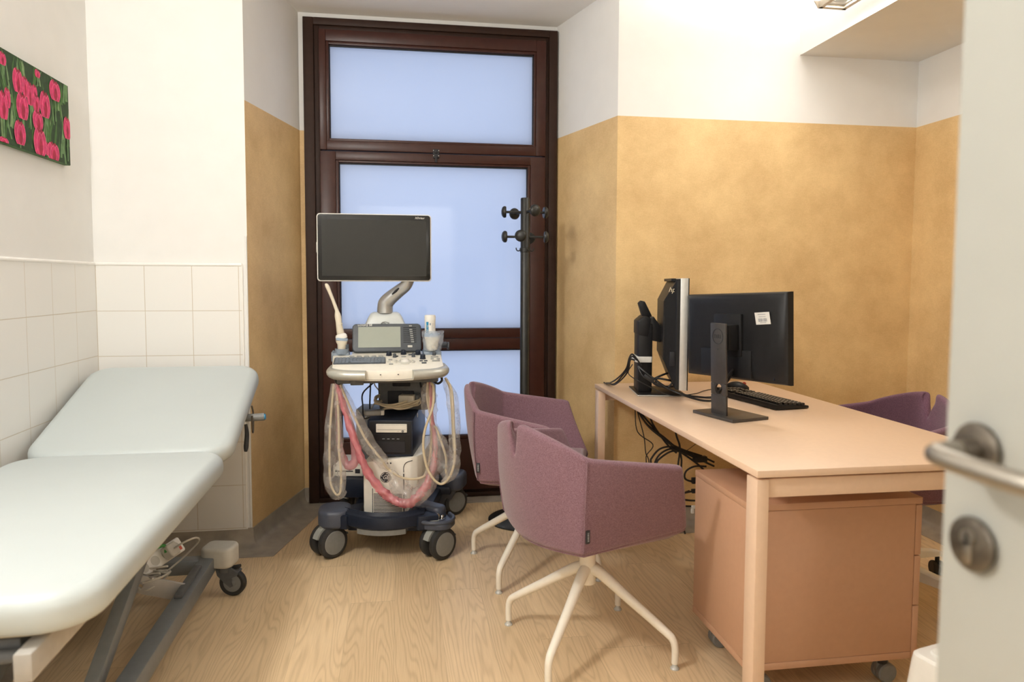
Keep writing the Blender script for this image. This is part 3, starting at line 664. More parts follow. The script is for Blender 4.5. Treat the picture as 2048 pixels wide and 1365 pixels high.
b = B(MK @ on_panel(.053, -.009)); b.lathe([(.020, 0), (.030, 0), (.031, .003), (.028, .0055), (.021, .005), (.020, .002)], 36); part('trackball_ring', b, 'btnl', cp)
part('trackball', B(MK).sph((.053, -.009, ZT(.053, -.009)-.002), .020, 24, sc=(1, 1, .75)), 'white', cp)
for a0, a1 in ((150, 210), (-30, 30), (65, 115), (245, 295)):
    b = B(MK @ on_panel(.053, -.009)); pts = [(.040*math.cos(R(a0+(a1-a0)*k/6))*1.05, .046*math.sin(R(a0+(a1-a0)*k/6)), .002) for k in range(7)]
    part('button', b.tube(pts, .005, 8, 3, flat=.6), 'btnl', cp)
b = B(MK); b.box((-.055, -.173, .846), (.006, .003, .004), .001); b.box((.02, -.1735, .846), (.006, .003, .004), .001); part('panel_mark', b, 'ink', cp)
b = B(MK).tube([(-.117, -.172, .8255), (-.02, -.182, .8245), (.08, -.175, .8255)], .0012, 6); part('panel_seam', b, 'pgrey', cp)
# touch display
MTD = MK @ T(-.024, .212, .972) @ RX(R(66))
b = B(MTD).slab(.326, .142, .026, .020, .006, n=8); td = part('touch_display', b, 'slate', us)
part('screen', B(MTD).box((-.036, .002, .0132), (.199, .104, .001)), 'lcd', td, flat=True)
b = B(MTD)
for k in range(8): b.box((.108, .048-.0105*k, .0134), (.062, .0036, .001))
part('slider_slot', b, 'gasket', td, flat=True)
b = B(MTD)
for k in range(8): b.box((.112+.0012*k, .052-.0105*k-(.004 if k else -.004), .016), (.014, .0062, .005), .001)
part('slider_cap', b, 'btn', td)
part('display_button', B(MTD).box((.108, -.047, .0145), (.022, .011, .003), .001), 'btnl', td)
b = B(MTD); text(b, 'LOGIQ S8', .0135, T(-.104, .0632, .0134), sx=1.15); part('lettering', b, 'inkwhite', td, flat=True)
def cup(b, x, y, z0, z1, ro, ri): return b.lathe([(ri, z0), (ro, z0), (ro, z1), (ri, z1), (ri, z0)], 24, m=T(x, y, 0))
# holders at the sides of the panel
b = B(MK)
b.bb((-.276, .14, .865), (-.20, .245, .912), .006); cup(b, -.234, .16, .905, .93, .031, .0275); cup(b, -.230, .207, .905, .945, .027, .0235)
for k in range(4): b.bb((-.281, .148+.026*k, .87), (-.272, .16+.026*k, .915), .003)
part('probe_holder', b, 'holder', us)
b = B(MK); b.bb((.146, .13, .865), (.23, .25, .915), .006); cup(b, .181, .195, .91, .958, .034, .0275)
part('probe_holder', b, 'holder', us)
b = B(MK); b.cyl((.21, .21, .937), (.262, .21, .937), .015, n=20, bev=.002); b.cyl((.264, .21, .932), (.274, .21, .932), .019, n=20, bev=.003); part('side_clamp', b, 'slate', us)
b = B(MK).tube([(.185, -.03, .815), (.183, -.035, .795), (.20, -.04, .784), (.218, -.035, .796), (.216, -.03, .815)], .0055, 10, 6); part('cable_hook', b, 'rubber', us)
b = B(MK).tube([(-.245, -.03, .82), (-.250, -.05, .805), (-.235, -.06, .795), (-.222, -.05, .806), (-.225, -.03, .82)], .005, 10, 6); part('cable_hook', b, 'rubber', us)
# neck, arm, monitor
b = B(MK); rs = []
for z, hw, y0, y1 in ((.90, .135, .25, .36), (1.02, .105, .252, .36), (1.07, .082, .262, .355), (1.086, .072, .272, .35), (1.094, .058, .285, .342)):
    rs.append([(-.031-hw, y1, z), (-.031-hw, (y0+y1)/2, z), (-.031-hw*.93, y0+.008, z), (-.031-hw*.75, y0, z), (-.031+hw*.75, y0, z), (-.031+hw*.93, y0+.008, z), (-.031+hw, (y0+y1)/2, z), (-.031+hw, y1, z)])
b.rings(rs); nk = part('neck_cover', b, 'neck', us, 50)
b = B(MK)
for k in range(9): b.box((-.048+.004*k, .251+.0005*k, 1.041+.004*math.sin(k*.8)), (.003, .004, .004), .001, mi=0)
b.tube([(-.054, .255, 1.037), (-.045, .253, 1.047), (-.03, .253, 1.049), (-.012, .254, 1.043)], .0012, 6); part('worn_badge', b, 'pgrey', nk)
b = B(MK); b.cyl((-.032, .30, 1.09), (-.032, .30, 1.118), .039, .038, n=28)
ax0 = [(-.032, .30, 1.112), (-.028, .298, 1.138), (-.008, .29, 1.162), (.035, .275, 1.198), (.068, .26, 1.226), (.085, .25, 1.262)]
b.tube(ax0, [.038, .0375, .035, .031, .029, .028], 20, 6); am = part('monitor_arm', b, 'uarm', us, 60)
b = B(MK).tube([(.001, .248, 1.182), (.02, .2445, 1.199), (.034, .240, 1.213)], [.003, .006, .003], 8, 5); part('arm_slot', b, 'gasket', am)
MM = MK @ T(-.079, .22, 1.405) @ RZ(R(-1.5)) @ RX(PI/2)      # local x right, y up, z towards the room
b = B(MM).slab(.537, .321, .022, .016, .006, n=8, m=T(0, 0, -.012)); b.slab(.40, .24, .04, .03, .012, m=T(0, 0, -.038), n=6); mo = part('monitor', b, 'white', us)
part('bezel', B(MM).slab(.527, .311, .004, .013, .0012, n=8, m=T(0, .0005, 0)), 'blackgloss', mo)
part('screen', B(MM).box((0, -.001, .0022), (.489, .267, .0006)), 'screen', mo, flat=True)
b = B(MM); text(b, 'XDclear', .0135, T(.213, .1435, .0024), shear=.25); part('lettering', b, 'inkwhite', mo, flat=True)
b = B(MM).box((-.2695, .0, -.008), (.003, .05, .012), .001); part('side_button', b, 'capgrey', mo)
# dark leads behind the column
b = B(MU)
for q in ([(-.077, .3, .81), (-.077, .3, .763), (-.139, .3, .70), (-.142, .3, .64), (-.125, .25, .585), (-.08, .2, .60)], [(-.102, .3, .81), (-.103, .3, .73), (-.107, .3, .633), (-.098, .28, .585)], [(-.059, .3, .81), (-.059, .29, .74), (-.056, .285, .66)], [(.14, .265, .81), (.15, .262, .74), (.17, .262, .69), (.178, .264, .65)]):
    b.tube(q, .0038, 8, 6)
part('lead', b, 'cableb', us)
b = B(MU).tube([(-.095, .31, .81), (-.085, .31, .74), (-.062, .31, .70), (-.09, .31, .64), (-.135, .31, .57)], .003, 8); part('lead', b, 'cableg', us)

# probes, their cables and plastic sleeves
def sleeve(b, path, rads, seed, n=14, sm=5, amp=.35):
    P = cat(path, sm); N = len(P); rs = []
    x = V((1, 0, 0))
    for i, p in enumerate(P):
        t = (P[min(i+1, N-1)]-P[max(i-1, 0)]).normalized(); x = (x-t*x.dot(t)).normalized(); y = t.cross(x)
        f = i/(N-1)*(len(rads)-1); k = min(int(f), len(rads)-2); r = rads[k]+(rads[k+1]-rads[k])*(f-k); ring = []
        for j in range(n):
            a = 2*PI*j/n; d = x*math.cos(a)+y*math.sin(a)
            q = noise.noise(V((math.cos(a)*1.7+seed, math.sin(a)*1.7, i*.35+seed*3)))+.6*noise.noise(V((math.cos(a)*4+seed, math.sin(a)*4, i*1.1)))
            ring.append(p+d*r*(1+amp*q))
        rs.append(ring)
    return b.rings(rs, cap0=False, cap1=False)
DA = [(-.194, -.03, .792), (-.211, -.039, .594), (-.213, -.048, .431), (-.206, -.057, .348), (-.183, -.058, .302), (-.164, -.055, .315), (-.161, -.052, .4), (-.17, -.048, .491), (-.171, -.042, .562), (-.177, -.036, .725), (-.184, -.03, .792)]
DP = [(-.181, -.03, .792), (-.166, -.03, .736), (-.123, -.030, .591), (-.086, -.029, .484), (-.049, -.026, .396), (.002, -.02, .321), (.054, -.018, .273), (.12, -.018, .25), (.166, -.014, .274), (.206, -.006, .32), (.225, .004, .365), (.244, .019, .424), (.246, .029, .516), (.229, .039, .647), (.225, .05, .79)]
DP2 = [(-.159, -.03, .73), (-.129, -.022, .624), (-.109, -.015, .523), (-.109, -.008, .442), (-.137, 0, .413), (-.162, .008, .437), (-.186, .015, .516), (-.193, .022, .648), (-.197, .03, .79)]
DC = [(-.168, -.03, .792), (-.11, -.03, .657), (-.054, -.02, .537), (.01, -.012, .449), (.042, -.008, .402), (.107, 0, .361), (.179, .008, .359), (.211, .016, .391), (.23, .026, .516), (.223, .038, .681), (.211, .05, .79)]
DD = [(.294, .03, .812), (.325, .013, .752), (.336, -.003, .59), (.341, -.02, .461), (.322, -.027, .383), (.283, -.033, .345), (.245, -.04, .373), (.215, -.033, .431), (.201, -.027, .515), (.21, -.02, .593), (.242, -.007, .689), (.243, .007, .773), (.232, .02, .79)]
DE = [(.213, .04, .79), (.211, .036, .715), (.236, .033, .602), (.253, .029, .583), (.277, .025, .517), (.297, .022, .45), (.297, .022, .39), (.309, .025, .355), (.333, .029, .435), (.326, .033, .582), (.316, .036, .749), (.296, .04, .805)]
MP = T(*(MK.to_translation())) @ RZ(R(1.5))
def ecurve(b, ctr, dirs, rows, n=18, m=None):
    """body lofted through elliptical sections along a path: rows of (point, half-width, half-depth)"""
    rs = [[(p[0]+w*math.cos(2*PI*k/n), p[1]+d*math.sin(2*PI*k/n), p[2]) for k in range(n)] for p, w, d in rows]
    return b.rings(rs, m=m)
G = 'ultrasound probes on the cart'
p1 = thing('ultrasound_probe', 'long slim ivory ultrasound probe standing upright in the left holder', 'ultrasound probe', (-.28, 3.44, .9), G)
b = B(MK); rows = []
for x, z, w, d in ((-.230, .916, .016, .016), (-.230, .96, .0185, .017), (-.240, .995, .0185, .018), (-.246, 1.03, .0155, .0155), (-.249, 1.052, .014, .014), (-.252, 1.078, .0155, .015), (-.2535, 1.09, .0135, .013), (-.2565, 1.105, .009, .009), (-.272, 1.15, .008, .008), (-.289, 1.195, .0088, .009), (-.299, 1.22, .0105, .011), (-.303, 1.231, .008, .008), (-.304, 1.235, .003, .003)):
    rows.append(((x, .205, z), w, d))
part('probe_body', ecurve(b, None, None, rows), 'probe', p1, 60)
part('finger_notch', B(MK).box((-.233, .193, 1.045), (.006, .016, .008), .002), 'capgrey', p1)
c = part('cable', B(MU).tube(DA, .0052, 8, 6), 'cablew', p1)
part('plastic_sleeve', sleeve(B(MU), DA, [.014, .022, .025, .026, .024, .024, .022, .020, .018, .014, .01], 1.3), 'film', p1, 80)
p2 = thing('ultrasound_probe', 'ivory curved ultrasound probe with blue band in front of the slim one', 'ultrasound probe', (-.27, 3.40, .88), G)
b = B(MK); rows = [((-.234, .160, z), w, d) for z, w, d in ((.914, .010, .010), (.918, .0165, .014), (.93, .0175, .015), (.948, .0185, .015), (.958, .0245, .016), (.968, .0275, .017))]
part('probe_body', ecurve(b, None, None, rows), 'probe', p2, 60)
part('blue_band', ecurve(B(MK @ T(-.234, .16, .968) @ RY(R(6))), None, None, [((0, 0, 0), .0278, .0172), ((0, 0, .012), .0282, .0175)]), 'pband', p2, 60)
b = B(MK @ T(-.234, .16, .980) @ RY(R(-14))); part('probe_head', ecurve(b, None, None, [((0, 0, -.004), .0265, .0165), ((0, 0, .010), .0268, .0165), ((.0, 0, .018), .022, .012), ((0, 0, .020), .012, .006)]), 'white', p2, 60)
part('cable', B(MU).tube(DC, .0055, 8, 6), 'cablew', p2)
part('plastic_sleeve', sleeve(B(MU), DC[:5], [.012, .028, .036, .030, .010], 4.1), 'film', p2, 80)
part('plastic_sleeve', sleeve(B(MU), [(.05, -.012, .40), (.082, -.014, .338), (.125, -.020, .285), (.175, -.015, .285), (.225, 0, .355), (.245, .012, .45), (.235, .03, .60)], [.012, .038, .042, .040, .036, .03, .012], 7.7, amp=.45), 'film', p2, 80)
pk = thing('sleeved_cable', 'pink plastic-sleeved cable draped across the front of the ultrasound cart', 'cable', (.03, 3.2, .25))
part('pink_sleeve', sleeve(B(MU), DP, [.012, .013, .015, .016, .017, .018, .019, .019, .018, .017, .015, .013, .010, .009, .008], 2.2, sm=9, amp=.5), 'filmpink', pk, 80)
part('pink_loop', sleeve(B(MU), DP2, [.009, .015, .018, .018, .018, .017, .012, .009, .008], 5.2, amp=.35), 'filmpinkl', pk, 80)
part('cable', B(MU).tube(DP, .005, 8, 6), 'cablew', pk)
p3 = thing('ultrasound_probe', 'ivory ultrasound probe in a clear plastic bag in the right holder', 'ultrasound probe', (.14, 3.42, .9), G)
b = B(MK); rows = [((.186, .135, z), w, d) for z, w, d in ((.917, .012, .010), (.922, .0235, .015), (.93, .027, .017), (.955, .029, .018), (.972, .0345, .019), (.984, .036, .019))]
part('probe_body', ecurve(b, None, None, rows), 'probe', p3, 60)
part('blue_band', ecurve(B(MK), None, None, [((.186, .135, .984), .0365, .0195), ((.186, .135, 1.000), .036, .019)]), 'pband', p3, 60)
b = B(MK); rs = []
for i in range(12):
    z = .917+.093*i/11; w = .037+.012*math.sin(i/11*PI*.6); ring = []
    for k in range(20):
        a = 2*PI*k/20; q = 1+.10*noise.noise(V((math.cos(a)*2, math.sin(a)*2, i*.5)))
        ring.append((.190+(w*q+.004*i/11)*math.cos(a), .135+.024*q*math.sin(a), z+.003*math.sin(a*3)*(i/11)))
    rs.append(ring)
b.rings(rs, cap1=False); part('plastic_bag', b, 'filmbag', p3, 80)
part('cable', B(MU).tube(DD, .0058, 8, 6), 'cablew', p3)
part('plastic_sleeve', sleeve(B(MU), [(.294, .03, .805), (.325, .02, .72), (.338, .0, .59), (.342, -.015, .47), (.325, -.02, .385), (.285, -.02, .345)], [.012, .026, .024, .026, .024, .010], 9.4), 'film', p3, 80)
pc = thing('sleeved_cable', 'beige cable in clear wrinkled sleeve hanging right of the ultrasound tower', 'cable', (.15, 3.2, .35))
part('cable', B(MU).tube(DE, .0052, 8, 6), 'cablew', pc)
part('plastic_sleeve', sleeve(B(MU), [(.215, .03, .785), (.215, .03, .74), (.225, .03, .66), (.238, .025, .602), (.26, .02, .54), (.285, .018, .47), (.295, .015, .40), (.30, .0, .355)], [.02, .035, .034, .014, .03, .042, .036, .012], 11.3, amp=.4), 'film', pc, 80)
# spare probe with a coiled cable lying on the tower
p4 = thing('ultrasound_probe', 'grey flat ultrasound probe with coiled beige cable lying on the black tower', 'ultrasound probe', (-.04, 3.35, .6), G)
b = B(MU @ T(-.052, .13, .634) @ RZ(R(12))); b.slab(.092, .05, .026, .020, .009, n=6); part('probe_head', b, 'pgrey', p4)
b = B(MU @ T(-.052, .13, .634) @ RZ(R(12))).bb((.030, -.024, -.011), (.049, .022, .012), .005); part('probe_end', b, 'capgrey', p4)
b = B(MU); q = []
for k in range(40):
    a = k*.62; rx = .098+.012*math.sin(k*1.3); q.append((.040+rx*math.cos(a), .235+.085*math.sin(a)+.008*math.sin(k*2.1), .652+.0012*k*.5+.042*max(0, math.sin(a))*(.5+.5*math.sin(k*.37))+.010*math.sin(a*.5+k)))
b.tube([(-.01, .15, .64), (.0, .17, .646)]+q, .0046, 8, 4); part('coiled_cable', b, 'cablew', p4)
b = B(MU @ T(.088, .235, .676) @ RZ(R(-8))); b.box((0, 0, 0), (.075, .05, .052), .006); cn = part('connector', b, 'probe', p4)
b = B(MU @ T(.088, .235, .676) @ RZ(R(-8))); b.cyl((-.012, -.0252, -.004), (-.012, -.0262, -.004), .003, n=10); b.cyl((.006, -.0252, -.004), (.006, -.0262, -.004), .003, n=10); part('connector_hole', b, 'ink', cn)
b = B(MU).box((.136, .25, .678), (.024, .05, .05), .01); part('strain_relief', b, 'dgrey', p4)
# wipes canister in the right holder
wc = thing('wipes_canister', 'white canister with blue label behind the bagged probe', 'canister', (.135, 3.46, .92))
MW = MK @ T(.181, .195, 0)
part('body', B(MW).lathe([(.0255, .917), (.0258, 1.055), (.0255, 1.060)], 32), 'white', wc)
part('lid', B(MW).lathe([(.0265, 1.056), (.0268, 1.078), (.024, 1.084), (.0005, 1.085)], 32), 'inkwhite', wc)
def wrap(b, a0, a1, z0, z1, r, mi=0):
    n = 8; vs = []; fs = []
    for k in range(n+1):
        a = R(a0+(a1-a0)*k/n); vs += [(r*math.cos(a), r*math.sin(a), z0), (r*math.cos(a), r*math.sin(a), z1)]
    for k in range(n): fs.append((2*k, 2*k+2, 2*k+3, 2*k+1))
    return b.add(vs, fs, mi)
b = B(MW); wrap(b, 222, 250, .985, 1.052, .0262, 0)
for k in range(6): wrap(b, 283, 300+5*(k % 3), 1.012+.006*k, 1.0135+.006*k, .0262, 1)
wrap(b, 262, 274, 1.036, 1.046, .0262, 2); wrap(b, 265, 275, .990, .999, .0262, 3); wrap(b, 285, 297, .990, .999, .0262, 4)
part('label', b, ['blue', 'inkgrey', 'holder', 'ink', 'red'], wc, flat=True)
b = B(); text(b, 'Pr', .017, T(-.012, 0, 0)); v2 = []
for k in range(4): b.box((.002+.006*k, (.001 if k % 2 else -.001), 0), (.0035, .008-.001*k, .0004))
for p in b.v:   # lettering runs up the blue stripe, bent round the can
    a = R(236)+p.y/.0265; v2.append(MW @ V((.02645*math.cos(a), .02645*math.sin(a), 1.018-p.x)))
b.v = v2; part('lettering', b, 'inkwhite', wc, flat=True)

# ---------------------------------------------------------------- coat rack
cr = thing('coat_rack', 'black metal coat rack with mushroom knobs in the window recess', 'coat rack', (.625, 3.62, 0))
MR = T(.625, 3.62)
part('base', B(MR).lathe([(.0005, .0), (.185, .0), (.187, .006), (.17, .014), (.06, .022), (.03, .03), (.0005, .032)], 48), 'rack', cr)
part('pole', B(MR).lathe([(.0005, .02), (.0235, .02), (.0235, 1.668), (.021, 1.672), (.0005, 1.672)], 28), 'rack', cr)
b = B(MR).lathe([(.0236, 1.395), (.026, 1.398), (.026, 1.418), (.0236, 1.421)], 28)
for a in range(4):
    an = R(20+90*a); c_, s_ = math.cos(an), math.sin(an); b.tube([(.025*c_, .025*s_, 1.408), (.040*c_, .040*s_, 1.402), (.050*c_, .050*s_, 1.408), (.052*c_, .052*s_, 1.418)], .003, 8)
part('umbrella_ring', b, 'rack', cr)
for z, az in ((1.600, (176, -72, 4, 112)), (1.474, (184, -112, -6, 66))):
    for a in az:
        mm = MR @ T(0, 0, z) @ RZ(R(a))
        pg = part('peg', B(mm).cyl((.015, 0, 0), (.100, 0, 0), .0062, n=14), 'rack', cr)
        part('knob', B(mm @ T(.096, 0, 0) @ RY(PI/2)).lathe([(.008, 0), (.0275, .002), (.030, .008), (.029, .015), (.022, .022), (.011, .0255), (.0005, .0265)], 28), 'rack', pg)

# ---------------------------------------------------------------- chairs
def half_columns():
    """plan columns of one half shell, front edge -> seam -> middle of the back: (bottom d,r,z), (top d,r,z)"""
    c = []
    for k in range(9):
        v = 1-k/8; c.append(((-.192+.413*v, .234+.017*v, .426+.017*v), (-.202+.311*v, .262+.077*v, .731-.05*v)))
    for k in range(1, 13):
        u = k/12; s = math.sin(u*PI/2)
        c.append(((-.192-.055*s, .234*(1-u), .426-.012*s), (-.202-.102*s**.95, .262*(1-u), .731+.075*(1-(1-u)**1.8))))
    return c
def make_chair(name, label, group, fab):
    root = thing(name, label, 'chair', (0, 0, 0), group, local=True)
    H = half_columns(); nt = 14
    cols = []
    for (bt, tp) in H: cols.append((V(bt), V(tp), 1))
    n1 = len(cols)
    for (bt, tp) in reversed(H): cols.append((V((bt[0], -bt[1], bt[2])), V((tp[0], -tp[1], tp[2])), -1))
    grid = []; vs = []
    nc = len(cols)
    for i, (bt, tp, sd) in enumerate(cols):
        colv = []
        for t in range(nt+1):
            f = t/nt; p = bt.lerp(tp, f); out = V((p.x, p.y, 0)).normalized(); p = p+out*.010*math.sin(PI*f)
            e = min(i, nc-1-i)
            if e == 0: p.x -= .012*math.sin(PI*f)
            if i in (n1-1, n1):      # slit at the top of the back
                g = max(0, (f-.78)/.22); p.y = sd*(.0150*g**.8+.005*(g > 0)); p.z -= .016*max(0, (f-.9)/.1); p.x += .018*g
            if i in (n1-2, n1+1): p.z -= .002*max(0, (f-.9)/.1)
            colv.append(p)
        grid.append(colv)
    idx = {}
    def vid(i, t):
        if i == n1 and t/nt <= .78: i = n1-1
        k = (i, t)
        if k not in idx: idx[k] = len(vs); vs.append(grid[i][t] if not (i == n1-1 and t/nt <= .78) else V((grid[i][t].x, 0, grid[i][t].z)))
        return idx[k]
    fs = []
    for i in range(nc-1):
        if i == n1-1: continue
        for t in range(nt): fs.append((vid(i, t), vid(i+1, t), vid(i+1, t+1), vid(i, t+1)))
    b = B(); b.add(vs, fs); sh = part('shell', b, fab, root, 180)
    # outward normals
    me = sh.data; c0 = me.polygons[len(me.polygons)//4]
    if c0.normal.dot(V((c0.center.x, c0.center.y, 0))) < 0: me.flip_normals()
    so = sh.modifiers.new('thickness', 'SOLIDIFY'); so.thickness = .030; so.offset = -1
    sb = sh.modifiers.new('round', 'SUBSURF'); sb.levels = 1; sb.render_levels = 2
    # seat pan and cushion
    outl = [bt for bt, tp in H]+[V((bt[0], -bt[1], bt[2])) for bt, tp in reversed(H[:-1])]
    outl = [V(p) for p in outl]
    b = B(); rs = []
    for s, dz in ((.97, .012), (.96, -.004), (.80, -.020), (.3, -.028), (.02, -.028)): rs.append([(p.x*s, p.y*s, (p.z if s > .9 else .426)+dz) for p in outl])
    b.rings(rs, cap0=False); part('seat_pan', b, fab, root, 50)
    b = B(); rs = []
    for s, z in ((.86, .43), (.885, .445), (.89, .465), (.86, .482), (.78, .490), (.5, .494), (.02, .495)): rs.append([(p.x*s+(.012 if p.x > .1 else 0), p.y*s, z) for p in outl])
    b.rings(rs); part('seat_cushion', b, fab, root, 60)
    # stitched seams
    for sgn in (1, -1):
        b = B(); bt, tp = H[8]; pts = []
        for t in range(9):
            f = .04+.93*t/8; p = V(bt).lerp(V(tp), f); o = V((p.x, p.y, 0)).normalized(); p = p+o*(.010*math.sin(PI*f)+.0005); pts.append((p.x, sgn*p.y, p.z))
        b.tube(pts, .0022, 6, 2); part('seam', b, fab, root)
    bt, tp = H[8]; p = V(bt).lerp(V(tp), .22); 
    tg = part('fabric_tag', B().box((p.x+.006, -(p.y+.0085), p.z), (.014, .004, .040), .001, None), 'ink', root)
    b = B()
    for k in range(9): b.box((p.x+.0065, -(p.y+.0107), p.z-.0125+.0031*k), (.0052, .0004, .0012 if k % 3 else .0021))
    part('worn_print', b, 'inkgrey', tg, flat=True)
    return root
def star_base(root, az0, theta, n=4):
    b = B().cyl((0, 0, .222), (0, 0, .395), .0275, n=28, bev=.002); b.box((0, 0, .398), (.18, .18, .016), .004); part('hub', b, 'legw', root)
    L = B().tube([(.012, 0, .275), (.05, 0, .262), (.16, 0, .190), (.275, 0, .115), (.298, 0, .095), (.306, 0, .068), (.306, 0, .018)], [.0195, .019, .016, .0135, .0125, .0115, .0110], 14, 5)
    for k in range(n):
        o = part('leg', L, 'legw', root, 60) if k == 0 else leg0.copy()
        if k == 0: leg0 = o
        else: COL.objects.link(o); o.parent = root
        o.rotation_euler.z = R(az0+360/n*k)-theta
        if k == 0:
            g0 = part('glide', B().lathe([(.0005, .0), (.0145, .0), (.0145, .004), (.009, .010), (.0075, .020), (.0005, .021)], 20, 0, T(.306, 0, 0)), 'glide', o)
        else:
            g = g0.copy(); COL.objects.link(g); g.parent = o
def copy_tree(o, parent=None):
    c = o.copy(); COL.objects.link(c); c.parent = parent
    for ch in o.children: copy_tree(ch, c)
    return c
GC = 'mauve visitor chairs at the desk'
ch = make_chair('visitor_chair', 'nearest mauve swivel chair with notched back, turned towards the desk', GC, 'fabric')
th1, th2 = R(22.1), R(-19.8)
star_base(ch, 52.7, th1)
ch2 = copy_tree(ch); ch2['label'] = 'mauve swivel chair farther back, between the nearest chair and the window'
ch.location = (.62, 2.31, 0); ch.rotation_euler.z = th1
ch2.location = (.562, 3.005, 0); ch2.rotation_euler.z = th2
k = 0
for o in ch2.children:
    if o.name.startswith('leg'): o.rotation_euler.z = R(52.7+90*k)-th2; k += 1
oc = make_chair('office_chair', 'plum office chair on a white castor base behind the desk', None, 'fabricp')
OB = T(-.03, 0)
b = B(OB).cyl((0, 0, .12), (0, 0, .395), .026, n=24); b.cyl((0, 0, .07), (0, 0, .20), .036, n=24, bev=.004); b.box((0, 0, .398), (.18, .18, .016), .004); part('gas_column', b, 'white', oc)
for k in range(5):
    a = R(194.0+72*k); mm = OB @ RZ(a)
    rs = []
    for x, w, z0, z1 in ((.02, .030, .10, .165), (.2, .024, .108, .150), (.38, .019, .090, .115), (.415, .016, .085, .105)):
        rs.append([(x, -w, z0), (x, w, z0), (x, w*.9, z1-.006), (x, w*.6, z1), (x, -w*.6, z1), (x, -w*.9, z1-.006)])
    lg_ = part('leg', B(mm).rings(rs), 'white', oc)
    mc = mm @ T(.405, 0, .031) @ RZ(R(25*k+60))
    cs = part('castor', B(mc).cyl((0, 0, .02), (0, 0, .065), .009, n=14), 'rubber', lg_)
    b = B(mc @ RX(PI/2))
    for s in (-1, 1): b.lathe([(.02, s*.014-.009), (.028, s*.014-.009), (.031, s*.014-.004), (.031, s*.014+.004), (.028, s*.014+.009), (.02, s*.014+.009)], 28)
    cs2 = part('castor_wheel', b, 'rubber', lg_)
oc.location = (1.83, 2.57, 0); oc.rotation_euler.z = PI

# ---------------------------------------------------------------- desk
dk = thing('desk', 'peach lacquered office desk with square legs against the back wall', 'desk', (1.365, 2.6, 0))
X0, X1, Y0, Y1 = .945, 1.785, 1.772, 3.42
part('desk_top', B().bb((X0, Y0, .720), (X1, Y1, .740), .0015), 'desk', dk)
for x in (X0+.002, X1-.037):
    for y in (Y0+.004, Y1-.064): part('leg', B().bb((x, y, 0), (x+.035, y+.06, .7135), .0015), 'desk', dk)
b = B()
for y in (Y0+.010, Y1-.035): b.bb((X0+.037, y, .662), (X1-.037, y+.025, .7135), .0015)
for x in (X0+.395, X1-.22): b.bb((x, Y0+.035, .675), (x+.04, Y1-.035, .712), .0015)
part('rail', b, 'desk', dk)
b = B()
for x in (X0+.02, X1-.02):
    for y in (Y0+.035, Y1-.035): b.cyl((x, y, .712), (x, y, .7205), .008, n=12)
part('spacer', b, 'rubber', dk)
# pedestal
pd = thing('drawer_pedestal', 'salmon drawer pedestal on castors under the near end of the desk', 'drawer pedestal', (1.28, 2.1, 0))
xa, xb, ya, yb, za, zb = 1.0, 1.555, 1.908, 2.306, .098, .600
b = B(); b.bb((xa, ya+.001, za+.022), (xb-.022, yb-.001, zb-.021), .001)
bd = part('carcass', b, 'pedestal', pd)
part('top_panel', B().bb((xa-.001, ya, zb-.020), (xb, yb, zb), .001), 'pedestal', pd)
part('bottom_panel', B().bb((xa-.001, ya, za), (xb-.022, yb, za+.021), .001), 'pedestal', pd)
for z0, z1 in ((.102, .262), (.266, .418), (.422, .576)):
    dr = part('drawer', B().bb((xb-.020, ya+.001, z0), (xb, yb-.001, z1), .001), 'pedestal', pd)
    part('pull', B().bb((xb, (ya+yb)/2-.06, z1-.022), (xb+.012, (ya+yb)/2+.06, z1-.012), .002), 'steel', dr)
for x in (xa+.06, xb-.075):
    for y in (ya+.06, yb-.06):
        c = part('castor', B(T(x, y, 0)).cyl((0, 0, .06), (0, 0, .099), .018, n=16), 'rubber', pd)
        b = B(T(x+.01, y, .031) @ RX(PI/2) @ RY(R(0)))
        for s in (-1, 1): b.lathe([(.0005, s*.013-.010), (.027, s*.013-.010), (.031, s*.013-.006), (.031, s*.013+.006), (.027, s*.013+.010), (.0005, s*.013+.010)], 28)
        b.bb((-.03, -.0, -.006), (.012, .036, .006), .003)
        part('wheel', b, 'mgrey', c)
# white box behind the door
bn = thing('step_stool', 'white plastic box half hidden behind the open door', 'stool', (1.40, 1.50, 0))
MB_ = T(1.408, 1.478) @ RZ(R(14))
b = B(MB_); rs = []
def rr(w, l, z, r=.03, n=5):
    out = []
    for cx, cy, a0 in ((w-r, l-r, 0), (-w+r, l-r, PI/2), (-w+r, -l+r, PI), (w-r, -l+r, 1.5*PI)):
        for k in range(n+1): a = a0+PI/2*k/n; out.append((cx+r*math.cos(a), cy+r*math.sin(a), z))
    return out
b.rings([rr(.20, .125, .0), rr(.20, .125, .01), rr(.168, .100, .325), rr(.165, .097, .342, .028), rr(.158, .09, .348, .024)])
part('body', b, 'white', bn)
part('tread', B(MB_).slab(.27, .14, .006, .02, .002, m=T(0, 0, .350)), 'inkwhite', bn)

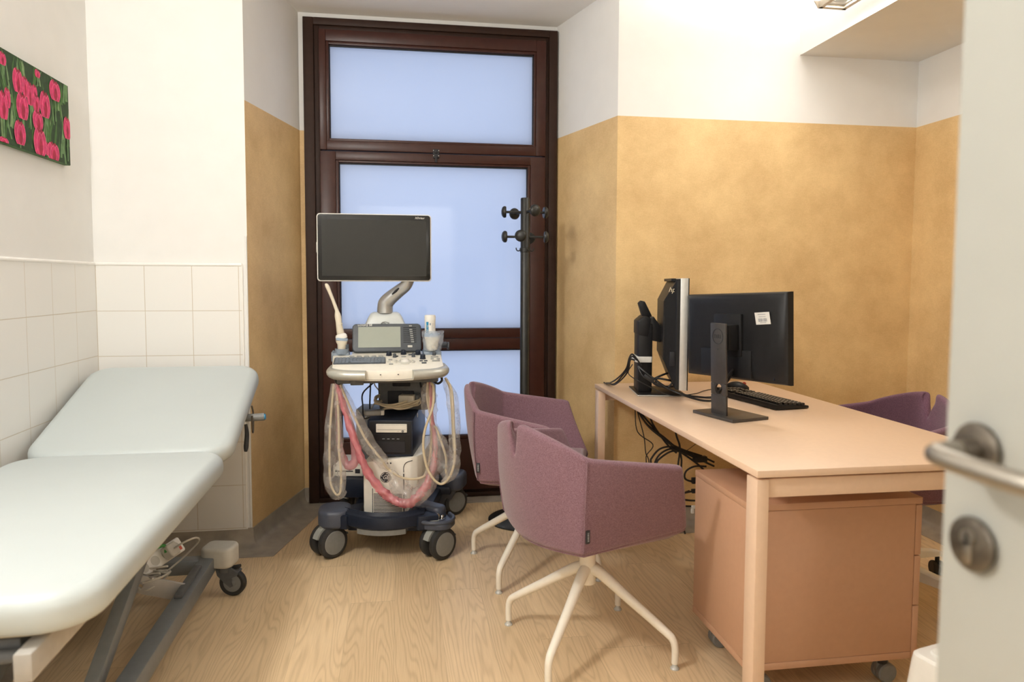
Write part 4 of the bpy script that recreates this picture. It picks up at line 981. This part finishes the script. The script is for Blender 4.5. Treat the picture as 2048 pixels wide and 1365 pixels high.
# ---------------------------------------------------------------- things on the desk
m1 = thing('computer_monitor', 'black monitor with silver edge seen from the side, nearest the wall', 'monitor', (1.12, 3.13, .74), 'computer monitors on the desk')
MS = T(1.115, 3.125, .74) @ RZ(R(-9))
b = B(MS).slab(.215, .255, .006, .004, .002, m=T(.04, 0, .0035), mi=1); b.box((.04, 0, .008), (.212, .252, .005), .001); bs = part('stand_base', b, ['black', 'silver'], m1)
b = B(MS); b.bb((-.055, -.06, .01), (.008, .06, .32), .006)
b.prism([(-.058, .27), (-.012, .26), (.0, .345), (-.03, .355), (-.058, .33)], -.062, .062, .004, m=RX(PI/2))
part('stand_post', b, 'black', m1)
b = B(MS); b.prism([(-.005, .245), (.045, .235), (.050, .30), (.012, .352), (-.005, .35)], -.055, .055, .004, m=RX(PI/2)); b.bb((.03, -.05, .255), (.085, .05, .315), .004)
b.prism([(-.05, .41), (-.038, .422), (-.022, .418), (.012, .35), (-.03, .345)], -.022, .022, .004, m=RX(PI/2))
part('stand_hinge', b, 'black', m1)
MQ = MS @ T(.112, -.005, .284) @ RZ(R(-7.5))             # panel, local x = screen side
b = B(MQ); rs = []
for x, hy, z0, z1 in ((.004, .262, -.232, .236), (-.010, .261, -.231, .235), (-.012, .252, -.224, .228), (-.055, .20, -.118, .150), (-.060, .20, -.108, .140)):
    rs.append([(x, -hy, z0), (x, hy, z0), (x, hy, z1), (x, -hy, z1)])
b.rings(rs); b.bb((-.030, -.20, .2255), (-.010, .20, .2385), .002)
hb = part('housing', b, 'black', m1, 20)
b = B(MQ); b.bb((.004, -.2645, -.235), (.036, .2645, .239), .002); part('silver_rim', b, 'silver', m1)
b = B(MQ); b.bb((.036, -.2645, -.235), (.040, .2645, .239), .001); part('bezel', b, 'black', m1)
part('screen', B(MQ).box((.0402, 0, .004), (.0006, .505, .44)), 'screen', m1, flat=True)
b = B(MQ); b.bb((-.0345, -.248, -.135), (-.0115, -.20, -.072), .001); part('vent_pocket', b, 'gasket', hb)
b = B(MQ @ T(-.030, -.236, .190)); text(b, 'hp', .03, RX(PI/2) @ RY(R(0)) @ T(0, 0, .0065), shear=.3); part('lettering', b, 'board', hb, flat=True)
# second monitor, back towards us
m2 = thing('computer_monitor', 'black monitor with barcode sticker seen from behind at mid desk', 'monitor', (1.21, 2.5, .74), 'computer monitors on the desk')
M2 = T(1.178, 2.507, .74) @ RZ(R(15.5))               # local x = towards the screen side
b = B(M2); b.prism([(-.036, -.112), (.133, -.112), (.133, .112), (-.036, .112)], .001, .012, .001); part('stand_base', b, 'standgrey', m2)
b = B(M2 @ T(0, 0, .01) @ RY(R(-2)))
b.bb((-.006, -.042, .12), (.004, .042, .345), .003); b.bb((-.006, -.042, 0), (.004, .042, .075), .003); b.bb((-.006, -.042, .075), (.004, -.022, .12), .003); b.bb((-.006, .022, .075), (.004, .042, .12), .003)
# round cable hole rim
sp_ = part('stand_post', b, 'standgrey', m2)
b = B(M2 @ T(-.002, 0, .1075) @ RY(-PI/2)); rs = []
for r, z in ((.0195, 0), (.034, 0)): rs.append([(r*math.cos(2*PI*k/32), r*math.sin(2*PI*k/32), z+.006) for k in range(32)])
b.rings([[(max(-.0235, min(.0235, x*1.6)), max(-.0225, min(.0225, y*1.6)), z) for x, y, z in rs[1]], rs[0], [(x, y, z-.009) for x, y, z in rs[0]], [(max(-.0235, min(.0235, x*1.6)), max(-.0225, min(.0225, y*1.6)), z-.009) for x, y, z in rs[1]]], cap0=False, cap1=False)
part('cable_hole', b, 'standgrey', sp_)
ML = M2 @ T(0, 0, .01) @ RY(R(-2)) @ T(-.0062, 0, .296) @ Matrix(((0, 0, -1, 0), (-1, 0, 0, 0), (0, 1, 0, 0), (0, 0, 0, 1)))
b = B(ML); rs = [[(r*math.cos(2*PI*k/40), r*math.sin(2*PI*k/40)*1.0, z) for k in range(40)] for r, z in ((.0295, .0002), (.0295, .0012), (.0268, .0012), (.0268, .0002))]
b.rings(rs+[rs[0]], cap0=False, cap1=False); text(b, 'DELL', .0195, T(0, -.0005, .0006), sx=.95); b.add([(-.006, -.046, .0004), (.006, -.046, .0004), (0, -.053, .0004)], [(0, 2, 1)])
part('round_logo', b, 'ink', sp_, flat=True)
MQ2 = M2 @ T(.098, .030, .302) @ RX(R(-2.2))
b = B(MQ2); rs = []
for x, hy, z0, z1 in ((.012, .274, -.166, .164), (.0, .274, -.166, .164), (-.012, .272, -.164, .162), (-.022, .262, -.156, .154), (-.030, .235, -.14, .14), (-.034, .20, -.12, .12)):
    rs.append([(x, -hy, z0), (x, hy, z0), (x, hy, z1), (x, -hy, z1)])
b.rings(rs); hs = part('housing', b, 'black', m2, 35)
b = B(MQ2); b.bb((-.040, -.12, -.155), (-.020, .16, -.05), .004); b.bb((-.046, -.075, -.075), (-.030, .075, .085), .004); part('rear_cover', b, 'black', hs)
part('stand_arm', B(MQ2).bb((-.096, -.066, -.05), (-.040, .010, .045), .004), 'black', m2)
part('screen', B(MQ2).box((.0122, 0, .004), (.0006, .535, .305)), 'screen', m2, flat=True)
MT = MQ2 @ T(-.0375, -.178, .070) @ RY(R(-8)) @ RX(R(-3))
b = B(MT).box((0, 0, 0), (.001, .072, .044)); st = part('barcode_sticker', b, 'label', hs, flat=True)
b = B(MT); rn = random.Random(9); y = -.020
while y < .022:
    w = rn.choice((.0007, .0012, .002)); b.box((-.0007, y, -.006), (.0004, w, .012)); y += w+rn.choice((.0008, .0014))
b.box((-.0007, 0, -.0155), (.0004, .03, .0022)); b.box((-.0007, .002, .0145), (.0004, .038, .0025)); b.box((-.0007, .001, .006), (.0004, .034, .002)); part('barcode', b, 'inkgrey', st, flat=True)
b = B(MQ2); b.bb((-.030, -.225, -.118), (-.0265, -.221, -.085)); b.bb((-.030, -.225, -.150), (-.0265, -.221, -.128)); part('port_mark', b, 'navyd', hs, flat=True)
# keyboard and mouse
kd = thing('computer_keyboard', 'black computer keyboard lying on the desk behind the near monitor', 'keyboard', (1.50, 2.82, .74))
MKB = T(1.505, 2.835, .74) @ RZ(R(8.5)) @ RZ(PI/2)      # local x along the length, y across (towards the wall side is -x world)
b = B(MKB); b.prism([(-.222, -.078), (.222, -.078), (.222, .078), (-.222, .078)], .002, lambda x, y: .013+.010*(y+.078)/.156, .003); part('body', b, 'black', kd)
b = B(MKB)
def zk(y): return .014+.010*(y+.078)/.156
for r_ in range(6):
    y = -.052+.0205*r_+(.006 if r_ == 5 else 0)
    for k in range(22):
        x = -.2105+.0200*k
        if k in (15, 19) and r_ != 9: continue
        if r_ == 0 and 4 <= k <= 9:
            if k == 4: b.box((x+.05, y, zk(y)+.004), (.115, .0165, .009), .002)
            continue
        if r_ in (2, 3) and 16 <= k <= 18 and r_ == 2: continue
        b.box((x, y, zk(y)+.004), (.0172, .0165, .009), .002)
ky = part('keys', b, 'keycap', kd)
b = B(MKB); rn = random.Random(4)
for r_ in range(6):
    y = -.052+.0205*r_+(.006 if r_ == 5 else 0)
    for k in range(22):
        if k in (15, 19) or (r_ == 0 and 4 <= k <= 9) or (r_ == 2 and 16 <= k <= 18): continue
        b.box((-.2105+.02*k-.003, y+.003, zk(y)+.0087), (.0035, .0035, .0003))
part('key_legend', b, 'inkwhite', ky, flat=True, kind='stuff')
ms = thing('computer_mouse', 'black computer mouse beside the far end of the keyboard', 'mouse', (1.56, 3.17, .74))
MMs = T(1.565, 3.155, .74) @ RZ(R(-30))
b = B(MMs); rs = []
for k in range(13):
    t = k/12; x = -.056+.112*t; w = .032*math.sin(PI*min(.97, max(.03, t)))**.45; h = .036*math.sin(PI*min(.97, max(.04, t*.9+.06)))**.6
    rs.append([(x, w*math.cos(a), .002+h*max(0, math.sin(a))) for a in [PI*j/12 for j in range(13)]]+[(x, -w*.9, .001), (x, w*.9, .001)])
b.rings(rs); part('body', b, 'black', ms, 60)
part('scroll_wheel', B(MMs).cyl((.034, -.004, .028), (.034, .004, .028), .009, n=16), 'red', ms)
# cables on the desk
mc_ = thing('monitor_cable', 'black cables looped behind the side-on monitor stand and running across the desk', 'cable', (1.2, 3.0, .745))
b = B()
for q in ([(1.05, 3.03, .875), (1.024, 3.03, .911), (1.006, 3.03, .927), (.993, 3.03, .908), (.985, 3.05, .857), (.974, 3.15, .80), (.985, 3.33, .752), (.99, 3.41, .746)],
          [(1.03, 3.03, .90), (1.004, 3.03, .916), (.991, 3.04, .861), (.985, 3.08, .831), (.992, 3.24, .765), (1.0, 3.40, .746)],
          [(1.02, 3.03, .90), (1.0, 3.035, .90), (.995, 3.06, .84), (.99, 3.22, .765), (1.01, 3.40, .746)]):
    b.tube(q, .0036, 8, 6)
part('loop', b, 'cableb', mc_)
b = B()
for q, r in (([(1.033, 3.03, .873), (1.053, 3.01, .83), (1.098, 2.99, .804), (1.165, 2.975, .772), (1.235, 2.965, .749), (1.30, 2.85, .755), (1.27, 2.65, .80), (1.19, 2.515, .853), (1.22, 2.52, .90), (1.262, 2.53, .945)], .0046),
             ([(1.035, 3.03, .873), (1.066, 3.0, .843), (1.143, 2.97, .786), (1.20, 2.93, .759), (1.245, 2.82, .750), (1.24, 2.66, .78), (1.18, 2.515, .838), (1.22, 2.52, .885), (1.25, 2.54, .94)], .005),
             ([(1.009, 3.03, .882), (.994, 3.04, .84), (1.041, 3.02, .805), (1.139, 2.985, .756), (1.19, 2.97, .7475), (1.30, 3.02, .7455), (1.38, 3.10, .7455), (1.46, 3.15, .7455), (1.525, 3.165, .7485)], .0022),
             ([(1.22, 3.01, .7455), (1.25, 2.97, .7455), (1.29, 2.93, .7455), (1.335, 2.93, .7455)], .0022)):
    b.tube(q, r, 8, 7)
part('lead', b, 'cableb', mc_)
b = B().tube([(1.235, 3.06, .85), (1.21, 3.02, .805), (1.16, 2.98, .815), (1.112, 3.0, .82), (1.116, 3.0, .79), (1.156, 2.98, .785), (1.182, 2.98, .81), (1.19, 3.0, .785), (1.12, 3.0, .788), (1.10, 3.02, .81), (1.15, 3.02, .835), (1.20, 3.05, .84)], .0046, 8, 6); part('knot', b, 'cableb', mc_)
b = B(T(1.075, 3.0, .822) @ RZ(R(-20)) @ RY(R(35))).box((0, 0, 0), (.05, .016, .018), .005); part('ferrite', b, 'cableb', mc_)
b = B(MS).slab(.075, .132, .026, .01, .002, m=T(-.030, -.004, .158)); part('cable_clip', b, 'inkwhite', mc_)
# cables under the desk
uc = thing('cable_bundle', 'tangle of black computer cables hanging under the desk by the wall', 'cables', (1.3, 3.3, 0))
b = B(); U = dict(a=[(1.099, 3.25, .665), (1.099, 3.25, .63), (1.113, 3.25, .528), (1.19, 3.25, .465), (1.16, 3.25, .415), (1.158, 3.25, .378), (1.17, 3.26, .2), (1.2, 3.28, .02)],
    b=[(1.105, 3.25, .665), (1.111, 3.25, .625), (1.144, 3.25, .508), (1.155, 3.25, .425), (1.172, 3.25, .378), (1.19, 3.26, .2), (1.25, 3.27, .012)],
    c=[(1.10, 3.25, .665), (1.116, 3.25, .625), (1.164, 3.25, .559), (1.242, 3.25, .501), (1.31, 3.25, .447), (1.409, 3.25, .393), (1.5, 3.24, .35)],
    c2=[(1.105, 3.26, .665), (1.122, 3.26, .62), (1.17, 3.26, .552), (1.236, 3.26, .497), (1.32, 3.26, .432), (1.42, 3.25, .36), (1.5, 3.24, .28)],
    c3=[(1.112, 3.255, .665), (1.13, 3.255, .62), (1.19, 3.255, .55), (1.25, 3.255, .487), (1.33, 3.25, .44), (1.44, 3.25, .40)],
    d=[(1.16, 3.25, .665), (1.178, 3.25, .588), (1.208, 3.25, .534), (1.267, 3.25, .458), (1.31, 3.25, .42)],
    e=[(1.29, 3.25, .665), (1.304, 3.25, .522), (1.327, 3.25, .447), (1.319, 3.25, .358), (1.31, 3.26, .2), (1.33, 3.28, .01)],
    e2=[(1.32, 3.25, .45), (1.334, 3.25, .40), (1.336, 3.25, .35), (1.33, 3.26, .15), (1.37, 3.27, .01)],
    f=[(1.5, 3.24, .37), (1.431, 3.25, .401), (1.35, 3.25, .427), (1.281, 3.25, .451), (1.224, 3.25, .441), (1.186, 3.25, .4), (1.182, 3.25, .373), (1.2, 3.25, .25), (1.28, 3.25, .2), (1.38, 3.25, .23)],
    f2=[(1.45, 3.24, .39), (1.35, 3.245, .42), (1.285, 3.245, .442), (1.235, 3.245, .425), (1.205, 3.245, .39), (1.20, 3.245, .35), (1.23, 3.25, .27), (1.3, 3.25, .25)],
    g=[(1.43, 3.25, .38), (1.35, 3.25, .418), (1.287, 3.25, .429), (1.225, 3.25, .394), (1.211, 3.25, .367), (1.22, 3.25, .3)],
    h=[(1.46, 3.24, .35), (1.405, 3.25, .35), (1.361, 3.25, .328), (1.357, 3.25, .291), (1.401, 3.25, .275), (1.46, 3.25, .28)],
    i=[(1.46, 3.25, .23), (1.407, 3.25, .228), (1.363, 3.25, .222), (1.3, 3.25, .21)], j=[(1.46, 3.25, .18), (1.408, 3.25, .18), (1.364, 3.25, .185), (1.3, 3.25, .20)],
    k=[(1.3, 3.25, .16), (1.37, 3.25, .154), (1.40, 3.25, .152)])
for n_, q in U.items(): b.tube(q, .0026 if n_ in 'ab' else .0048, 8, 6)
b.box((1.405, 3.25, .28), (.03, .02, .03), .004); b.box((1.41, 3.25, .228), (.04, .02, .02), .004); b.box((1.43, 3.25, .385), (.07, .03, .03), .006)
part('lead', b, 'cableb', uc)
b = B(); b.box((1.40, 3.245, .150), (.022, .016, .014), .002); b.box((1.395, 3.245, .130), (.014, .012, .022), .002); part('white_plug', b, 'white', uc)
part('cable_tie', B().tube([(1.34, 3.245, .42), (1.37, 3.24, .44), (1.405, 3.24, .465)], .0015, 6), 'cableb', uc)

# ---------------------------------------------------------------- light, world, camera
def area(name, loc, size, power, col, rot=(0, 0, 0), spread=180):
    l = bpy.data.lights.new(name, 'AREA'); l.shape = 'RECTANGLE'; l.size, l.size_y = size; l.energy = power; l.color = col; l.spread = R(spread)
    o = bpy.data.objects.new(name, l); COL.objects.link(o); o.location = loc; o.rotation_euler = rot; return o
WARM = (1., .965, .915)
area('uplight_beam', (1.86, 2.73, 2.50), (.09, .36), 16, WARM, (PI, 0, 0))
area('downlight_beam', (1.86, 2.73, 2.445), (.08, .34), 4, WARM)
pl = bpy.data.lights.new('couch_wall_lamp', 'POINT'); pl.energy = 60; pl.color = WARM; pl.shadow_soft_size = .09
po = bpy.data.objects.new('couch_wall_lamp', pl); COL.objects.link(po); po.location = (-1.14, 1.25, 2.3)
area('hallway_lamp', (.2, -1.0, 2.9), (1.2, .9), 62, (1., .965, .92))

w = bpy.data.worlds.new('daylight'); SC.world = w; w.use_nodes = True
bg = w.node_tree.nodes['Background']; bg.inputs['Color'].default_value = (.60, .72, 1., 1); bg.inputs['Strength'].default_value = .84

cam = bpy.data.cameras.new('camera'); co = bpy.data.objects.new('camera', cam); COL.objects.link(co); SC.camera = co
F = 1427.137; cam.sensor_width = 36; cam.sensor_fit = 'HORIZONTAL'; cam.lens = F/2048*36
cam.shift_x = 0; cam.shift_y = -(682.5-651.142)/2048
yaw, pit, rol = 1.53160936e-01, 6.23871628e-02, -3.30632469e-03
f_ = V((math.sin(yaw)*math.cos(pit), math.cos(yaw)*math.cos(pit), -math.sin(pit)))
r0 = V((math.cos(yaw), -math.sin(yaw), 0)); dn = f_.cross(r0)
r1 = r0*math.cos(rol)+dn*math.sin(rol); d1_ = -r0*math.sin(rol)+dn*math.cos(rol)
co.matrix_world = Matrix(((r1.x, -d1_.x, -f_.x, 0), (r1.y, -d1_.y, -f_.y, 0), (r1.z, -d1_.z, -f_.z, 1.25), (0, 0, 0, 1)))
cam.clip_start = .02; cam.dof.use_dof = True; cam.dof.focus_distance = 2.9; cam.dof.aperture_fstop = 2.8

vs_ = SC.view_settings; vs_.view_transform = 'Standard'; vs_.look = 'None'; vs_.gamma = 1; vs_.exposure = .42; vs_.use_curve_mapping = False
SC.cycles.use_denoising = True; SC.cycles.max_bounces = 10; SC.cycles.diffuse_bounces = 6; SC.cycles.transparent_max_bounces = 24
SC.cycles.sample_clamp_indirect = 6; SC.cycles.caustics_reflective = False; SC.cycles.caustics_refractive = False
